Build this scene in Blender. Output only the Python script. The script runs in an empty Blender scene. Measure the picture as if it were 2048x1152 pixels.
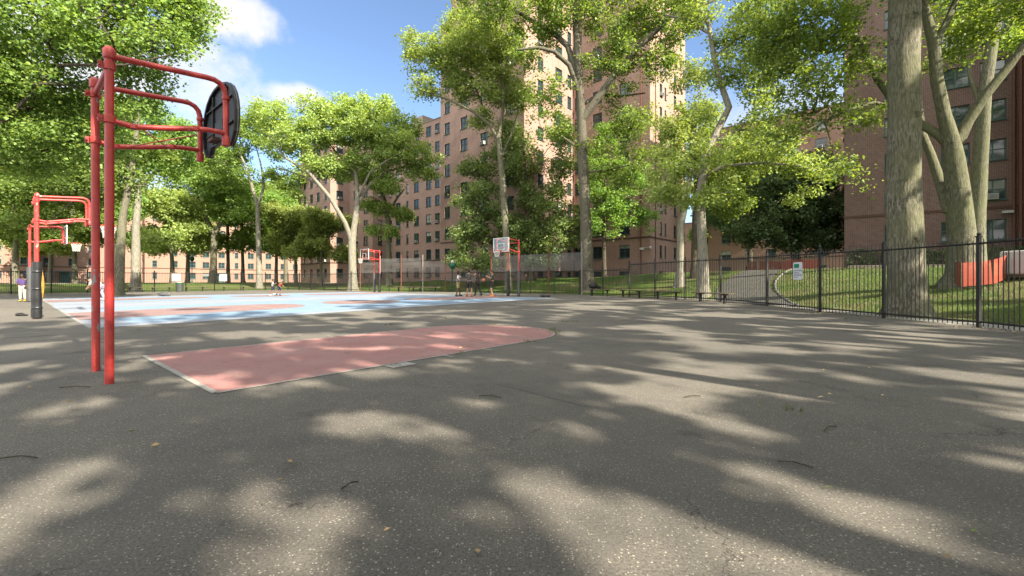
import bpy, bmesh, math, random
import numpy as np
from mathutils import Vector, Matrix

PI = math.pi
R = math.radians
scn = bpy.context.scene
COL = scn.collection
random.seed(7)

# ------------------------------------------------------------------ layout
F, HZ, CAMH = 880.0, 562.0, 1.22          # focal length and horizon in photo pixels, eye height
O0 = np.array([-4.60, 5.965])             # middle of the near key's baseline
U = np.array([0.653, 0.758]); U /= np.linalg.norm(U)
V = np.array([-U[1], U[0]])
SUN_AZ = np.array([0.735, -0.678]); SUN_AZ /= np.linalg.norm(SUN_AZ)
SUN_EL = 37.0

def uv(u, v):
    p = O0 + u * U + v * V
    return float(p[0]), float(p[1])

def sstep(a, b, x):
    t = np.clip((x - a) / (b - a), 0, 1)
    return t * t * (3 - 2 * t)

def gz(y):
    return 0.14 * sstep(11.5, 24.0, y)

def W(px, py, Y):
    return ((px - 1024) / F * Y, Y, CAMH + (HZ - py) / F * Y)

def X_at(px, Y):
    return (px - 1024) / F * Y

FENCE_R = [(12.2, 7.0), (11.95, 9.2), (12.2, 11.5), (12.0, 14.2), (11.55, 16.5), (11.3, 19.5), (10.8, 22.8), (9.95, 25.3), (8.97, 27.6), (8.1, 30.4)]
FENCE_B = [(8.1, 30.4), (5.3, 34.4), (-5.9, 43.2), (-17.4, 47.6), (-27.5, 54.0)]
FENCE_L = [(-27.5, 54.0), (-37.4, 42.0), (-41.0, 36.0), (-60.0, 12.0)]
PLAZA = [(12.5, -45), (12.5, 7.0)] + [(x + 0.22, y) for x, y in FENCE_R[1:-1]] + [(8.3, 30.6), (5.5, 34.7), (-5.7, 43.5), (-17.3, 48.0), (-27.5, 54.5), (-37.9, 42.2), (-41.5, 36.2), (-60.5, 12.0), (-60, -45)]
_PL = np.array(PLAZA)

def plaza_dist(X, Y):
    """signed distance to the plaza outline, positive outside"""
    X = np.asarray(X, float); Y = np.asarray(Y, float)
    d = np.full(X.shape, 1e9); inside = np.zeros(X.shape, bool)
    n = len(_PL)
    for i in range(n):
        ax, ay = _PL[i]; bx, by = _PL[(i + 1) % n]
        ex, ey = bx - ax, by - ay
        t = np.clip(((X - ax) * ex + (Y - ay) * ey) / (ex * ex + ey * ey), 0, 1)
        d = np.minimum(d, np.hypot(X - ax - t * ex, Y - ay - t * ey))
        c = ((ay > Y) != (by > Y)) & (X < ex * (Y - ay) / (ey if ey else 1e-9) + ax)
        inside ^= c
    return np.where(inside, -d, d)

def terrain(X, Y):
    X = np.asarray(X, float); Y = np.asarray(Y, float)
    d = plaza_dist(X, Y)
    Rr = 0.75 + 0.75 * sstep(-25, 2, X) + 0.42 * sstep(9, 16, X)
    rise = Rr * np.clip((d - 1.9) / 10.0, 0, 1)
    bump = 0.05 * np.sin(X * 0.7 + 1) * np.sin(Y * 0.55) * np.clip((d - 2) / 4, 0, 1)
    return gz(Y) - 0.035 - 0.10 * np.clip(-d, 0, 1) + rise + bump

def tz(x, y):
    return float(terrain(np.array([x]), np.array([y]))[0])

# ------------------------------------------------------------------ objects
def tag(o, label=None, cat=None, group=None, kind=None):
    if label: o['label'] = label
    if cat: o['category'] = cat
    if group: o['group'] = group
    if kind: o['kind'] = kind
    return o

def empty(name, loc=(0, 0, 0), rz=0.0, label=None, cat=None, group=None):
    o = bpy.data.objects.new(name, None)
    o.empty_display_size = 0.3
    COL.objects.link(o)
    o.location = loc; o.rotation_euler = (0, 0, rz)
    return tag(o, label, cat, group)

def copy_tree(o, parent=None):
    c = o.copy(); COL.objects.link(c)
    if parent is not None: c.parent = parent
    for ch in list(o.children):
        copy_tree(ch, c)
    return c

class MB:
    def __init__(s):
        s.v = []; s.f = []; s.uv = []; s.has_uv = False; s.m = []
        s.mi = 0
    def face(s, pts, uvs=None):
        i = len(s.v); s.v += [tuple(p) for p in pts]
        s.f.append(list(range(i, i + len(pts)))); s.m.append(s.mi)
        if uvs: s.has_uv = True
        s.uv.append(uvs)
    def raw(s, vs, fs):
        i = len(s.v); s.v += [tuple(p) for p in vs]
        for f in fs:
            s.f.append([a + i for a in f]); s.m.append(s.mi); s.uv.append(None)
    def box(s, c, d, rz=0.0, ax=None):
        """box centred at c with full sizes d, optionally along axes ax=(x,y,z)"""
        c = Vector(c)
        if ax is None:
            ca, sa = math.cos(rz), math.sin(rz)
            ax = (Vector((ca, sa, 0)), Vector((-sa, ca, 0)), Vector((0, 0, 1)))
        ax = [Vector(a) for a in ax]
        vs = []
        for k in (-1, 1):
            for j in (-1, 1):
                for i in (-1, 1):
                    vs.append(c + ax[0] * (i * d[0] / 2) + ax[1] * (j * d[1] / 2) + ax[2] * (k * d[2] / 2))
        s.raw(vs, [(0, 2, 3, 1), (4, 5, 7, 6), (0, 1, 5, 4), (2, 6, 7, 3), (0, 4, 6, 2), (1, 3, 7, 5)])
    def tube(s, pts, rad, n=8, caps=True, wob=None):
        P = [Vector(p) for p in pts]
        if not hasattr(rad, '__len__'): rad = [rad] * len(P)
        t0 = (P[1] - P[0]).normalized()
        ref = Vector((0, 0, 1)) if abs(t0.z) < 0.9 else Vector((1, 0, 0))
        a = t0.cross(ref).normalized(); vs = []; fs = []
        for i, p in enumerate(P):
            if i == 0: t = t0
            elif i == len(P) - 1: t = (P[i] - P[i - 1]).normalized()
            else:
                t = ((P[i + 1] - P[i]).normalized() + (P[i] - P[i - 1]).normalized())
                t = t.normalized() if t.length > 1e-6 else (P[i + 1] - P[i]).normalized()
            a = (a - t * a.dot(t))
            a = a.normalized() if a.length > 1e-6 else t.orthogonal().normalized()
            b = t.cross(a)
            for k in range(n):
                th = 2 * PI * k / n
                rr = rad[i] * (wob(i, th) if wob else 1)
                vs.append(p + (a * math.cos(th) + b * math.sin(th)) * rr)
        for i in range(len(P) - 1):
            for k in range(n):
                k2 = (k + 1) % n
                fs.append((i * n + k, i * n + k2, (i + 1) * n + k2, (i + 1) * n + k))
        if caps:
            fs.append(tuple(range(n - 1, -1, -1)))
            fs.append(tuple((len(P) - 1) * n + k for k in range(n)))
        s.raw(vs, fs)
    def lathe(s, prof, c=(0, 0, 0), n=16):
        c = Vector(c); vs = []; fs = []
        for r, z in prof:
            for k in range(n):
                th = 2 * PI * k / n
                vs.append(c + Vector((r * math.cos(th), r * math.sin(th), z)))
        for i in range(len(prof) - 1):
            for k in range(n):
                k2 = (k + 1) % n
                fs.append((i * n + k, i * n + k2, (i + 1) * n + k2, (i + 1) * n + k))
        fs.append(tuple(range(n - 1, -1, -1))); fs.append(tuple((len(prof) - 1) * n + k for k in range(n)))
        s.raw(vs, fs)
    def ball(s, c, r, n=10, sc=(1, 1, 1)):
        m = max(4, n // 2); vs = []; fs = []
        for i in range(m + 1):
            ph = PI * i / m
            for k in range(n):
                th = 2 * PI * k / n
                vs.append((c[0] + r * sc[0] * math.sin(ph) * math.cos(th), c[1] + r * sc[1] * math.sin(ph) * math.sin(th), c[2] - r * sc[2] * math.cos(ph)))
        for i in range(m):
            for k in range(n):
                k2 = (k + 1) % n
                fs.append((i * n + k, i * n + k2, (i + 1) * n + k2, (i + 1) * n + k))
        s.raw(vs, fs)
    def prism(s, outline, o, ax, ay, an, t):
        """outline in 2D placed in plane (ax, ay) at o, extruded by t along an"""
        o = Vector(o); ax = Vector(ax); ay = Vector(ay); an = Vector(an)
        a = [o + ax * x + ay * y for x, y in outline]; b = [p + an * t for p in a]
        n = len(a); fs = [tuple(range(n - 1, -1, -1)), tuple(range(n, 2 * n))]
        for k in range(n):
            k2 = (k + 1) % n
            fs.append((k, k2, n + k2, n + k))
        s.raw(a + b, fs)
    def build(s, name, mat, parent=None, smooth=False, local=False, bevel=0.0, recalc=True):
        me = bpy.data.meshes.new(name)
        vs = s.v
        if parent is not None and not local:
            loc = parent.location; rz = parent.rotation_euler[2]
            ca, sa = math.cos(-rz), math.sin(-rz)
            vs = []
            for x, y, z in s.v:
                x -= loc[0]; y -= loc[1]; z -= loc[2]
                vs.append((x * ca - y * sa, x * sa + y * ca, z))
        me.from_pydata(vs, [], s.f)
        for m in (mat if isinstance(mat, (list, tuple)) else [mat]): me.materials.append(m)
        if len(me.polygons): me.polygons.foreach_set('material_index', s.m)
        if s.has_uv:
            ul = me.uv_layers.new(name='uv'); k = 0
            for fi, f in enumerate(s.f):
                u_ = s.uv[fi]
                for j in range(len(f)):
                    if u_: ul.data[k].uv = u_[j]
                    k += 1
        if recalc:
            bm = bmesh.new(); bm.from_mesh(me)
            bmesh.ops.recalc_face_normals(bm, faces=bm.faces)
            bm.to_mesh(me); bm.free()
        if smooth:
            me.polygons.foreach_set('use_smooth', [True] * len(me.polygons))
            try: me.set_sharp_from_angle(angle=R(40))
            except Exception: pass
        o = bpy.data.objects.new(name, me); COL.objects.link(o)
        if parent is not None: o.parent = parent
        if bevel:
            md = o.modifiers.new('bevel', 'BEVEL'); md.width = bevel; md.segments = 2; md.limit_method = 'ANGLE'
        return o

def mesh_np(name, verts, quads, mat, parent=None, smooth=False):
    me = bpy.data.meshes.new(name)
    nv, nq = len(verts), len(quads)
    me.vertices.add(nv); me.vertices.foreach_set('co', np.asarray(verts, np.float32).ravel())
    me.loops.add(nq * 4); me.loops.foreach_set('vertex_index', np.asarray(quads, np.int32).ravel())
    me.polygons.add(nq)
    me.polygons.foreach_set('loop_start', np.arange(0, nq * 4, 4, dtype=np.int32))
    if smooth: me.polygons.foreach_set('use_smooth', np.ones(nq, bool))
    me.update(calc_edges=True); me.validate()
    me.materials.append(mat)
    o = bpy.data.objects.new(name, me); COL.objects.link(o)
    if parent is not None: o.parent = parent
    return o

# ------------------------------------------------------------------ materials
class NT:
    def __init__(s, name):
        s.mat = bpy.data.materials.new(name); s.mat.use_nodes = True
        s.t = s.mat.node_tree; s.t.nodes.clear()
        s.out = s.t.nodes.new('ShaderNodeOutputMaterial')
    def n(s, typ, **kw):
        nd = s.t.nodes.new('ShaderNode' + typ)
        for k, v in kw.items():
            if k in nd.inputs.keys() if isinstance(k, str) else False: nd.inputs[k].default_value = v
            else: setattr(nd, k, v)
        return nd
    def l(s, a, b): s.t.links.new(a, b); return s
    def mix(s, fac, a, b, blend='MIX'):
        nd = s.t.nodes.new('ShaderNodeMix'); nd.data_type = 'RGBA'; nd.blend_type = blend
        for i, x in ((0, fac), (6, a), (7, b)):
            if hasattr(x, 'node'): s.t.links.new(x, nd.inputs[i])
            elif i == 0: nd.inputs[i].default_value = x
            else: nd.inputs[i].default_value = (*x[:3], 1)
        return nd.outputs[2]
    def math(s, op, a, b=0.0, clamp=False):
        nd = s.t.nodes.new('ShaderNodeMath'); nd.operation = op; nd.use_clamp = clamp
        for i, x in ((0, a), (1, b)):
            if hasattr(x, 'node'): s.t.links.new(x, nd.inputs[i])
            else: nd.inputs[i].default_value = x
        return nd.outputs[0]
    def ramp(s, x, lo, hi, a=0.0, b=1.0):
        nd = s.t.nodes.new('ShaderNodeMapRange'); nd.interpolation_type = 'SMOOTHSTEP'
        s.t.links.new(x, nd.inputs[0])
        for i, q in ((1, lo), (2, hi), (3, a), (4, b)): nd.inputs[i].default_value = q
        return nd.outputs[0]
    def noise(s, scale, detail=4, rough=0.55, vec=None, out=0):
        nd = s.t.nodes.new('ShaderNodeTexNoise')
        nd.inputs['Scale'].default_value = scale; nd.inputs['Detail'].default_value = detail; nd.inputs['Roughness'].default_value = rough
        if vec is not None: s.t.links.new(vec, nd.inputs['Vector'])
        return nd.outputs[out]
    def coord(s, which='Object', scale=None, rot=None):
        tc = s.t.nodes.new('ShaderNodeTexCoord'); o = tc.outputs[which]
        if scale is not None or rot is not None:
            mp = s.t.nodes.new('ShaderNodeMapping')
            if scale is not None: mp.inputs['Scale'].default_value = scale
            if rot is not None: mp.inputs['Rotation'].default_value = rot
            s.t.links.new(o, mp.inputs[0]); o = mp.outputs[0]
        return o
    def princ(s, col, rough=0.6, spec=0.4, metal=0.0, bump=None, bstr=0.3, bdist=0.01):
        p = s.t.nodes.new('ShaderNodeBsdfPrincipled')
        for k, x in (('Base Color', col), ('Roughness', rough), ('Specular IOR Level', spec), ('Metallic', metal)):
            if hasattr(x, 'node'): s.t.links.new(x, p.inputs[k])
            elif k == 'Base Color': p.inputs[k].default_value = (*x[:3], 1)
            else: p.inputs[k].default_value = x
        if bump is not None:
            b = s.t.nodes.new('ShaderNodeBump'); b.inputs['Strength'].default_value = bstr; b.inputs['Distance'].default_value = bdist
            s.t.links.new(bump, b.inputs['Height']); s.t.links.new(b.outputs[0], p.inputs['Normal'])
        s.t.links.new(p.outputs[0], s.out.inputs[0])
        return p

def simple(name, col, rough=0.6, spec=0.4, metal=0.0, var=0.12, scale=6.0):
    col = tuple(x * K for x in col)
    m = NT(name); c = m.coord()
    f = m.noise(scale, 4, 0.6, c)
    a = tuple(x * (1 - var) for x in col); b = tuple(min(1, x * (1 + var)) for x in col)
    m.princ(m.mix(m.ramp(f, 0.3, 0.7), a, b), rough, spec, metal, bump=f, bstr=0.08)
    return m.mat

M = {}
K = 0.52
def mat_asphalt():
    m = NT('asphalt'); c = m.coord()
    big = m.ramp(m.noise(0.22, 5, 0.6, c), 0.35, 0.68)
    mid = m.ramp(m.noise(2.3, 5, 0.65, c), 0.3, 0.72)
    col = m.mix(big, (0.087, 0.080, 0.071), (0.125, 0.114, 0.097))
    col = m.mix(m.math('MULTIPLY', mid, 0.55), col, (0.143, 0.131, 0.112))
    fine = m.noise(70, 3, 0.8, c)
    col = m.mix(m.ramp(fine, 0.36, 0.62, 0.62, 0.0), col, (0.023, 0.022, 0.020))
    vo = m.n('TexVoronoi'); vo.inputs['Scale'].default_value = 78; m.l(c, vo.inputs['Vector'])
    sep = m.n('SeparateColor'); m.l(vo.outputs['Color'], sep.inputs[0])
    pick = m.math('GREATER_THAN', sep.outputs[0], 0.84)
    stone = m.math('MULTIPLY', m.math('LESS_THAN', vo.outputs['Distance'], 0.30), pick)
    col = m.mix(m.math('MULTIPLY', stone, 0.95), col, (0.258, 0.244, 0.202))
    v2 = m.n('TexVoronoi'); v2.inputs['Scale'].default_value = 44; m.l(c, v2.inputs['Vector'])
    sp2 = m.n('SeparateColor'); m.l(v2.outputs['Color'], sp2.inputs[0])
    s2 = m.math('MULTIPLY', m.math('LESS_THAN', v2.outputs['Distance'], 0.26), m.math('GREATER_THAN', sp2.outputs[1], 0.88))
    col = m.mix(m.math('MULTIPLY', s2, 0.9), col, (0.230, 0.216, 0.175))
    # stains and cracks
    pt = m.ramp(m.noise(0.33, 3, 0.45, c), 0.50, 0.53, 0, 0.20)
    col = m.mix(pt, col, (0.062, 0.060, 0.055))
    st = m.ramp(m.noise(0.9, 6, 0.7, c), 0.56, 0.70, 0, 0.5)
    col = m.mix(st, col, (0.025, 0.024, 0.022))
    vc = m.n('TexVoronoi'); vc.feature = 'DISTANCE_TO_EDGE'; vc.inputs['Scale'].default_value = 0.17
    wv = m.n('VectorMath', operation='ADD'); m.l(c, wv.inputs[0])
    nn = m.noise(1.7, 5, 0.7, c, 1); sc_ = m.n('VectorMath', operation='SCALE'); m.l(nn, sc_.inputs[0]); sc_.inputs['Scale'].default_value = 0.9
    m.l(sc_.outputs[0], wv.inputs[1]); m.l(wv.outputs[0], vc.inputs['Vector'])
    crack = m.math('MULTIPLY', m.math('LESS_THAN', vc.outputs['Distance'], 0.0013), m.ramp(m.noise(0.5, 2, 0.5, c), 0.48, 0.56))
    col = m.mix(m.math('MULTIPLY', crack, 0.55), col, (0.010, 0.009, 0.008))
    h = m.math('ADD', fine, m.math('MULTIPLY', stone, 0.4))
    m.princ(col, 0.88, 0.25, bump=h, bstr=0.55, bdist=0.008)
    return m.mat

def mat_paint(name, col, worn, wear=0.45, scale=1.0, rough=0.7):
    col = tuple(x * K for x in col); worn = tuple(x * K for x in worn)
    m = NT(name); c = m.coord()
    a = m.ramp(m.noise(1.1 * scale, 6, 0.65, c), 0.35, 0.7)
    base = m.mix(m.math('MULTIPLY', a, 0.55), col, worn)
    sp = m.ramp(m.noise(26 * scale, 4, 0.75, c), 0.58, 0.70, 0, wear)
    base = m.mix(sp, base, (0.06, 0.055, 0.05))
    wn = m.math('ADD', m.math('MULTIPLY', m.noise(5.5 * scale, 6, 0.72, c), 0.7), m.math('MULTIPLY', m.noise(0.8 * scale, 3, 0.6, c), 0.3))
    base = m.mix(m.ramp(wn, 0.53, 0.63, 0, min(.8, wear * 1.3)), base, (0.085, 0.078, 0.066))
    fine = m.noise(90, 3, 0.8, c)
    base = m.mix(m.ramp(fine, 0.3, 0.6, 0.45, 0.0), base, tuple(x * 0.45 for x in col))
    m.princ(base, rough, 0.3, bump=fine, bstr=0.3, bdist=0.006)
    return m.mat

def mat_brick(name, c1, c2, mortar, dark=0.5):
    c1 = tuple(x * K for x in c1); c2 = tuple(x * K for x in c2); mortar = tuple(x * K for x in mortar)
    m = NT(name); c = m.coord('UV')
    b = m.n('TexBrick'); m.l(c, b.inputs['Vector'])
    b.inputs['Scale'].default_value = 1.0
    b.inputs['Brick Width'].default_value = 0.235; b.inputs['Row Height'].default_value = 0.09
    b.inputs['Mortar Size'].default_value = 0.011; b.inputs['Mortar Smooth'].default_value = 0.3
    b.inputs['Bias'].default_value = -0.1
    b.inputs['Color1'].default_value = (*c1, 1); b.inputs['Color2'].default_value = (*c2, 1); b.inputs['Mortar'].default_value = (*mortar, 1)
    big = m.ramp(m.noise(0.18, 5, 0.65, c), 0.3, 0.72)
    col = m.mix(m.math('MULTIPLY', big, 0.35), b.outputs['Color'], tuple(x * dark for x in c1), 'MIX')
    cs = m.coord('UV', scale=(1.6, 0.12, 1))
    streak = m.ramp(m.noise(1.3, 4, 0.6, cs), 0.52, 0.75, 0, 0.3)
    col = m.mix(streak, col, tuple(x * 0.55 for x in c2))
    m.princ(col, 0.9, 0.2, bump=b.outputs['Fac'], bstr=-0.4, bdist=0.006)
    return m.mat

def mat_bark(name, a, b, c_, scale=1.0, bs=0.9):
    a = tuple(x * K for x in a); b = tuple(x * K for x in b); c_ = tuple(x * K for x in c_)
    m = NT(name); c = m.coord('Object', scale=(13 * scale, 13 * scale, 2.6 * scale))
    f = m.noise(1.6, 7, 0.7, c)
    c2 = m.coord('Object')
    big = m.ramp(m.noise(0.7, 4, 0.6, c2), 0.35, 0.65)
    col = m.mix(m.ramp(f, 0.40, 0.60), a, b)
    col = m.mix(m.math('MULTIPLY', big, 0.75), col, c_, 'MIX')
    cr = m.coord('Object', scale=(0.5, 0.5, 2.6))
    ring = m.ramp(m.noise(1.5, 3, 0.6, cr), 0.62, 0.72, 0, 0.35)
    col = m.mix(ring, col, tuple(x * 0.6 for x in a))
    m.princ(col, 0.92, 0.15, bump=f, bstr=bs, bdist=0.05)
    return m.mat

def mat_leaf(name, dark, light, yellow, trans=0.40, ymix=0.25):
    m = NT(name)
    g = m.n('NewGeometry'); rnd = g.outputs['Random Per Island']
    col = m.mix(rnd, dark, light)
    r2 = m.math('FRACT', m.math('MULTIPLY', rnd, 17.31))
    col = m.mix(m.ramp(r2, 0.72, 0.95, 0, ymix), col, yellow)
    c = m.coord('Object')
    col = m.mix(m.ramp(m.noise(0.35, 3, 0.6, c), 0.40, 0.7, 0.0, 0.40), col, dark)
    oi = m.n('ObjectInfo')
    hsv = m.n('HueSaturation'); m.l(col, hsv.inputs['Color'])
    m.l(m.ramp(oi.outputs['Random'], 0, 1, 0.488, 0.512), hsv.inputs['Hue']); m.l(m.ramp(oi.outputs['Random'], 0, 1, 0.85, 1.12), hsv.inputs['Value'])
    d = m.n('BsdfPrincipled'); m.l(hsv.outputs[0], d.inputs['Base Color']); d.inputs['Roughness'].default_value = 0.55; d.inputs['Specular IOR Level'].default_value = 0.30
    t = m.n('BsdfTranslucent')
    tc = m.mix(1.0, hsv.outputs[0], (1.35, 1.25, 0.45), 'MULTIPLY'); m.l(tc, t.inputs['Color'])
    mx = m.n('MixShader'); mx.inputs[0].default_value = trans
    m.l(d.outputs[0], mx.inputs[1]); m.l(t.outputs[0], mx.inputs[2]); m.l(mx.outputs[0], m.out.inputs[0])
    return m.mat

def mat_grass():
    m = NT('grass'); c = m.coord()
    a = m.ramp(m.noise(0.35, 5, 0.6, c), 0.38, 0.66)
    b = m.noise(9, 6, 0.75, c)
    col = m.mix(a, (0.040, 0.077, 0.012), (0.074, 0.115, 0.019))
    bare = m.ramp(m.noise(0.28, 6, 0.7, m.coord('Object', scale=(1, 1, 1), rot=(0, 0, 1))), 0.44, 0.66, 0, 0.8)
    col = m.mix(bare, col, (0.124, 0.102, 0.053))
    col = m.mix(m.ramp(b, 0.35, 0.65, 0.5, 0), col, (0.019, 0.034, 0.006))
    m.princ(col, 0.95, 0.1, bump=b, bstr=0.9, bdist=0.06)
    return m.mat

def mat_redpaint():
    m = NT('red_paint'); c = m.coord()
    f = m.noise(3.0, 6, 0.7, c)
    col = m.mix(m.ramp(f, 0.35, 0.65), (0.276, 0.016, 0.014), (0.360, 0.033, 0.027))
    col = m.mix(m.ramp(m.noise(1.2, 4, 0.6, c), 0.45, 0.7, 0, 0.4), col, (0.36, 0.042, 0.032))
    cv = m.coord('Object', scale=(9, 9, 4))
    chip = m.ramp(m.noise(0.9, 5, 0.62, cv), 0.645, 0.66)
    col = m.mix(chip, col, (0.180, 0.174, 0.168))
    rust = m.ramp(m.noise(1.4, 6, 0.7, cv), 0.70, 0.715)
    col = m.mix(rust, col, (0.027, 0.012, 0.007))
    m.princ(col, m.math('ADD', 0.32, m.math('MULTIPLY', f, 0.25)), 0.45, bump=m.math('SUBTRACT', m.noise(30, 4, 0.7, c), m.math('MULTIPLY', chip, 0.8)), bstr=0.25, bdist=0.004)
    return m.mat

def mat_glass(name='window_glass', tint=(0.02, 0.03, 0.034)):
    m = NT(name)
    oi = m.n('ObjectInfo'); r = oi.outputs['Random']
    c = m.coord('Object')
    blind = m.math('GREATER_THAN', r, 0.80)
    dim = m.mix(m.ramp(m.math('FRACT', m.math('MULTIPLY', r, 7.7)), 0, 1), (0.14, 0.15, 0.145), (0.30, 0.30, 0.27))
    sepz = m.n('SeparateXYZ'); m.l(c, sepz.inputs[0])
    lvl = m.math('SUBTRACT', m.math('MULTIPLY', m.math('FRACT', m.math('MULTIPLY', r, 13.3)), 1.4), 0.3)
    cov = m.math('MULTIPLY', blind, m.math('GREATER_THAN', sepz.outputs[2], lvl))
    col = m.mix(cov, tint, dim)
    p = m.princ(col, 0.06, 0.5, bump=m.noise(1.2, 2, 0.5, c), bstr=0.03)
    p.inputs['Coat Weight'].default_value = 0.15; p.inputs['Coat Roughness'].default_value = 0.03
    return m.mat

def mat_mesh(name, col, alpha, cell):
    """woven screen: real holes by transparency in object space"""
    col = tuple(x * K for x in col); m = NT(name); c = m.coord('UV')
    sp = m.n('SeparateXYZ'); m.l(c, sp.inputs[0])
    def line(o):
        fr = m.math('FRACT', m.math('DIVIDE', o, cell))
        return m.math('LESS_THAN', fr, alpha)
    on = m.math('MAXIMUM', line(sp.outputs[0]), line(sp.outputs[1]))
    d = m.n('BsdfPrincipled'); d.inputs['Base Color'].default_value = (*col, 1); d.inputs['Roughness'].default_value = 0.7
    t = m.n('BsdfTransparent'); mx = m.n('MixShader')
    m.l(on, mx.inputs[0]); m.l(t.outputs[0], mx.inputs[1]); m.l(d.outputs[0], mx.inputs[2]); m.l(mx.outputs[0], m.out.inputs[0])
    return m.mat

M['asphalt'] = mat_asphalt()
M['keyred'] = mat_paint('faded_red_paint', (0.46, 0.225, 0.21), (0.54, 0.35, 0.32), 0.45)
M['blue'] = mat_paint('court_blue', (0.25, 0.38, 0.54), (0.35, 0.44, 0.55), 0.25)
M['pale'] = mat_paint('court_pale_blue', (0.34, 0.39, 0.48), (0.41, 0.44, 0.50), 0.25)
M['courtred'] = mat_paint('court_red', (0.34, 0.21, 0.205), (0.40, 0.31, 0.31), 0.3)
M['line'] = mat_paint('line_white', (0.50, 0.48, 0.44), (0.30, 0.28, 0.25), 0.95, 2.0)
M['oldline'] = mat_paint('old_line', (0.20, 0.19, 0.165), (0.13, 0.125, 0.11), 0.9, 2.0)
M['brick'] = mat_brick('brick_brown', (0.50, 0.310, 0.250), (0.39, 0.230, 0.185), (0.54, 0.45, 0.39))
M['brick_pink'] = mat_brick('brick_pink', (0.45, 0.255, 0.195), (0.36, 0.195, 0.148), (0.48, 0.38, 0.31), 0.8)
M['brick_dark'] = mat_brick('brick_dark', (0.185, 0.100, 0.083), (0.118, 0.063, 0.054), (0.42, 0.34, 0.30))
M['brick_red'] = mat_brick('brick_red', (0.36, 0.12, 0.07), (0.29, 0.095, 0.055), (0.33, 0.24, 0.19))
M['course'] = simple('course_stone', (0.13, 0.075, 0.06), 0.9, 0.2)
M['coping'] = simple('coping', (0.30, 0.25, 0.21), 0.9, 0.2)
M['bark_grey'] = mat_bark('bark_grey', (0.105, 0.095, 0.070), (0.30, 0.275, 0.21), (0.21, 0.215, 0.13))
M['bark_moss'] = mat_bark('bark_moss', (0.105, 0.102, 0.070), (0.27, 0.26, 0.185), (0.185, 0.195, 0.105))
M['bark_mid'] = mat_bark('bark_mid', (0.085, 0.078, 0.058), (0.22, 0.20, 0.155), (0.16, 0.155, 0.11))
M['bark_big'] = mat_bark('bark_furrowed', (0.105, 0.098, 0.070), (0.37, 0.345, 0.265), (0.20, 0.205, 0.115), 1.0, 1.0)
M['bark_pale'] = mat_bark('bark_pale', (0.20, 0.185, 0.15), (0.42, 0.395, 0.33), (0.29, 0.275, 0.21), 0.6, 0.6)
M['bark_dark'] = mat_bark('bark_dark', (0.06, 0.05, 0.038), (0.16, 0.14, 0.10), (0.11, 0.10, 0.065))
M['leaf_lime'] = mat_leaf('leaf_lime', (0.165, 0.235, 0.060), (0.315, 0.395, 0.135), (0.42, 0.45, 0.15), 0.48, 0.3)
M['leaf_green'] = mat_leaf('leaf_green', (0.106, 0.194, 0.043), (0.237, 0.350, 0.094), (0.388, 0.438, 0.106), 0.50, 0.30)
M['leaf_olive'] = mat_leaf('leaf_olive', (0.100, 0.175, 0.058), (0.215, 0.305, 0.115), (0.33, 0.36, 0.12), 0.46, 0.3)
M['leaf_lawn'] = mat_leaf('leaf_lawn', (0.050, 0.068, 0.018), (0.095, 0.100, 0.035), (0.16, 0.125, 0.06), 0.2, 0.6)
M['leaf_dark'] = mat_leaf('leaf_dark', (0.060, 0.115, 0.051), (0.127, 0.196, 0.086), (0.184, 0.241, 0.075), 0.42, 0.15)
M['grass'] = mat_grass()
M['path'] = simple('path_concrete', (0.36, 0.345, 0.31), 0.9, 0.2, 0, 0.18, 2.0)
M['pathdark'] = simple('path_asphalt', (0.11, 0.108, 0.102), 0.9, 0.2, 0, 0.15, 2.0)
M['kerb'] = simple('kerb_stone', (0.24, 0.23, 0.21), 0.9, 0.2, 0, 0.2, 3.0)
M['red'] = mat_redpaint()
M['iron'] = simple('black_iron', (0.020, 0.018, 0.017), 0.5, 0.4, 0, 0.3, 8.0)
M['ironlit'] = simple('worn_iron', (0.055, 0.048, 0.042), 0.55, 0.4, 0, 0.3, 8.0)
M['pad'] = simple('black_vinyl', (0.018, 0.019, 0.021), 0.38, 0.5, 0, 0.3, 4.0)
M['padgrey'] = simple('grey_vinyl', (0.10, 0.10, 0.105), 0.5, 0.4, 0, 0.2, 4.0)
M['foam'] = simple('yellow_foam', (0.42, 0.24, 0.05), 0.85, 0.2, 0, 0.3, 9.0)
M['boardback'] = simple('board_black', (0.016, 0.018, 0.017), 0.55, 0.4, 0, 0.4, 7.0)
M['boardedge'] = simple('board_edge', (0.24, 0.24, 0.23), 0.6, 0.4)
M['white'] = simple('white_paint', (0.74, 0.74, 0.72), 0.5, 0.4, 0, 0.06)
M['net'] = simple('white_net', (0.75, 0.74, 0.72), 0.8, 0.2)
M['rim'] = simple('orange_rim', (0.55, 0.095, 0.02), 0.45, 0.4)
M['bench'] = simple('bench_wood', (0.17, 0.135, 0.09), 0.85, 0.2, 0, 0.3, 5.0)
M['concrete'] = simple('concrete', (0.30, 0.285, 0.26), 0.9, 0.2)
M['glass'] = mat_glass()
M['frame'] = simple('teal_frame', (0.030, 0.095, 0.085), 0.5, 0.4)
M['framelight'] = simple('pale_frame', (0.12, 0.22, 0.20), 0.5, 0.4)
M['ac'] = simple('ac_white', (0.60, 0.60, 0.57), 0.6, 0.3)
M['grille'] = simple('ac_grille', (0.16, 0.16, 0.155), 0.6, 0.3)
M['pipe'] = simple('drainpipe', (0.20, 0.075, 0.05), 0.7, 0.3)
M['screen'] = mat_mesh('windscreen_mesh', (0.17, 0.165, 0.155), 0.27, 0.02)
M['orange'] = mat_mesh('orange_mesh', (0.50, 0.060, 0.02), 0.50, 0.045)
M['tarp'] = simple('white_tarp', (0.66, 0.64, 0.64), 0.5, 0.4, 0, 0.1, 3.0)
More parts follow.
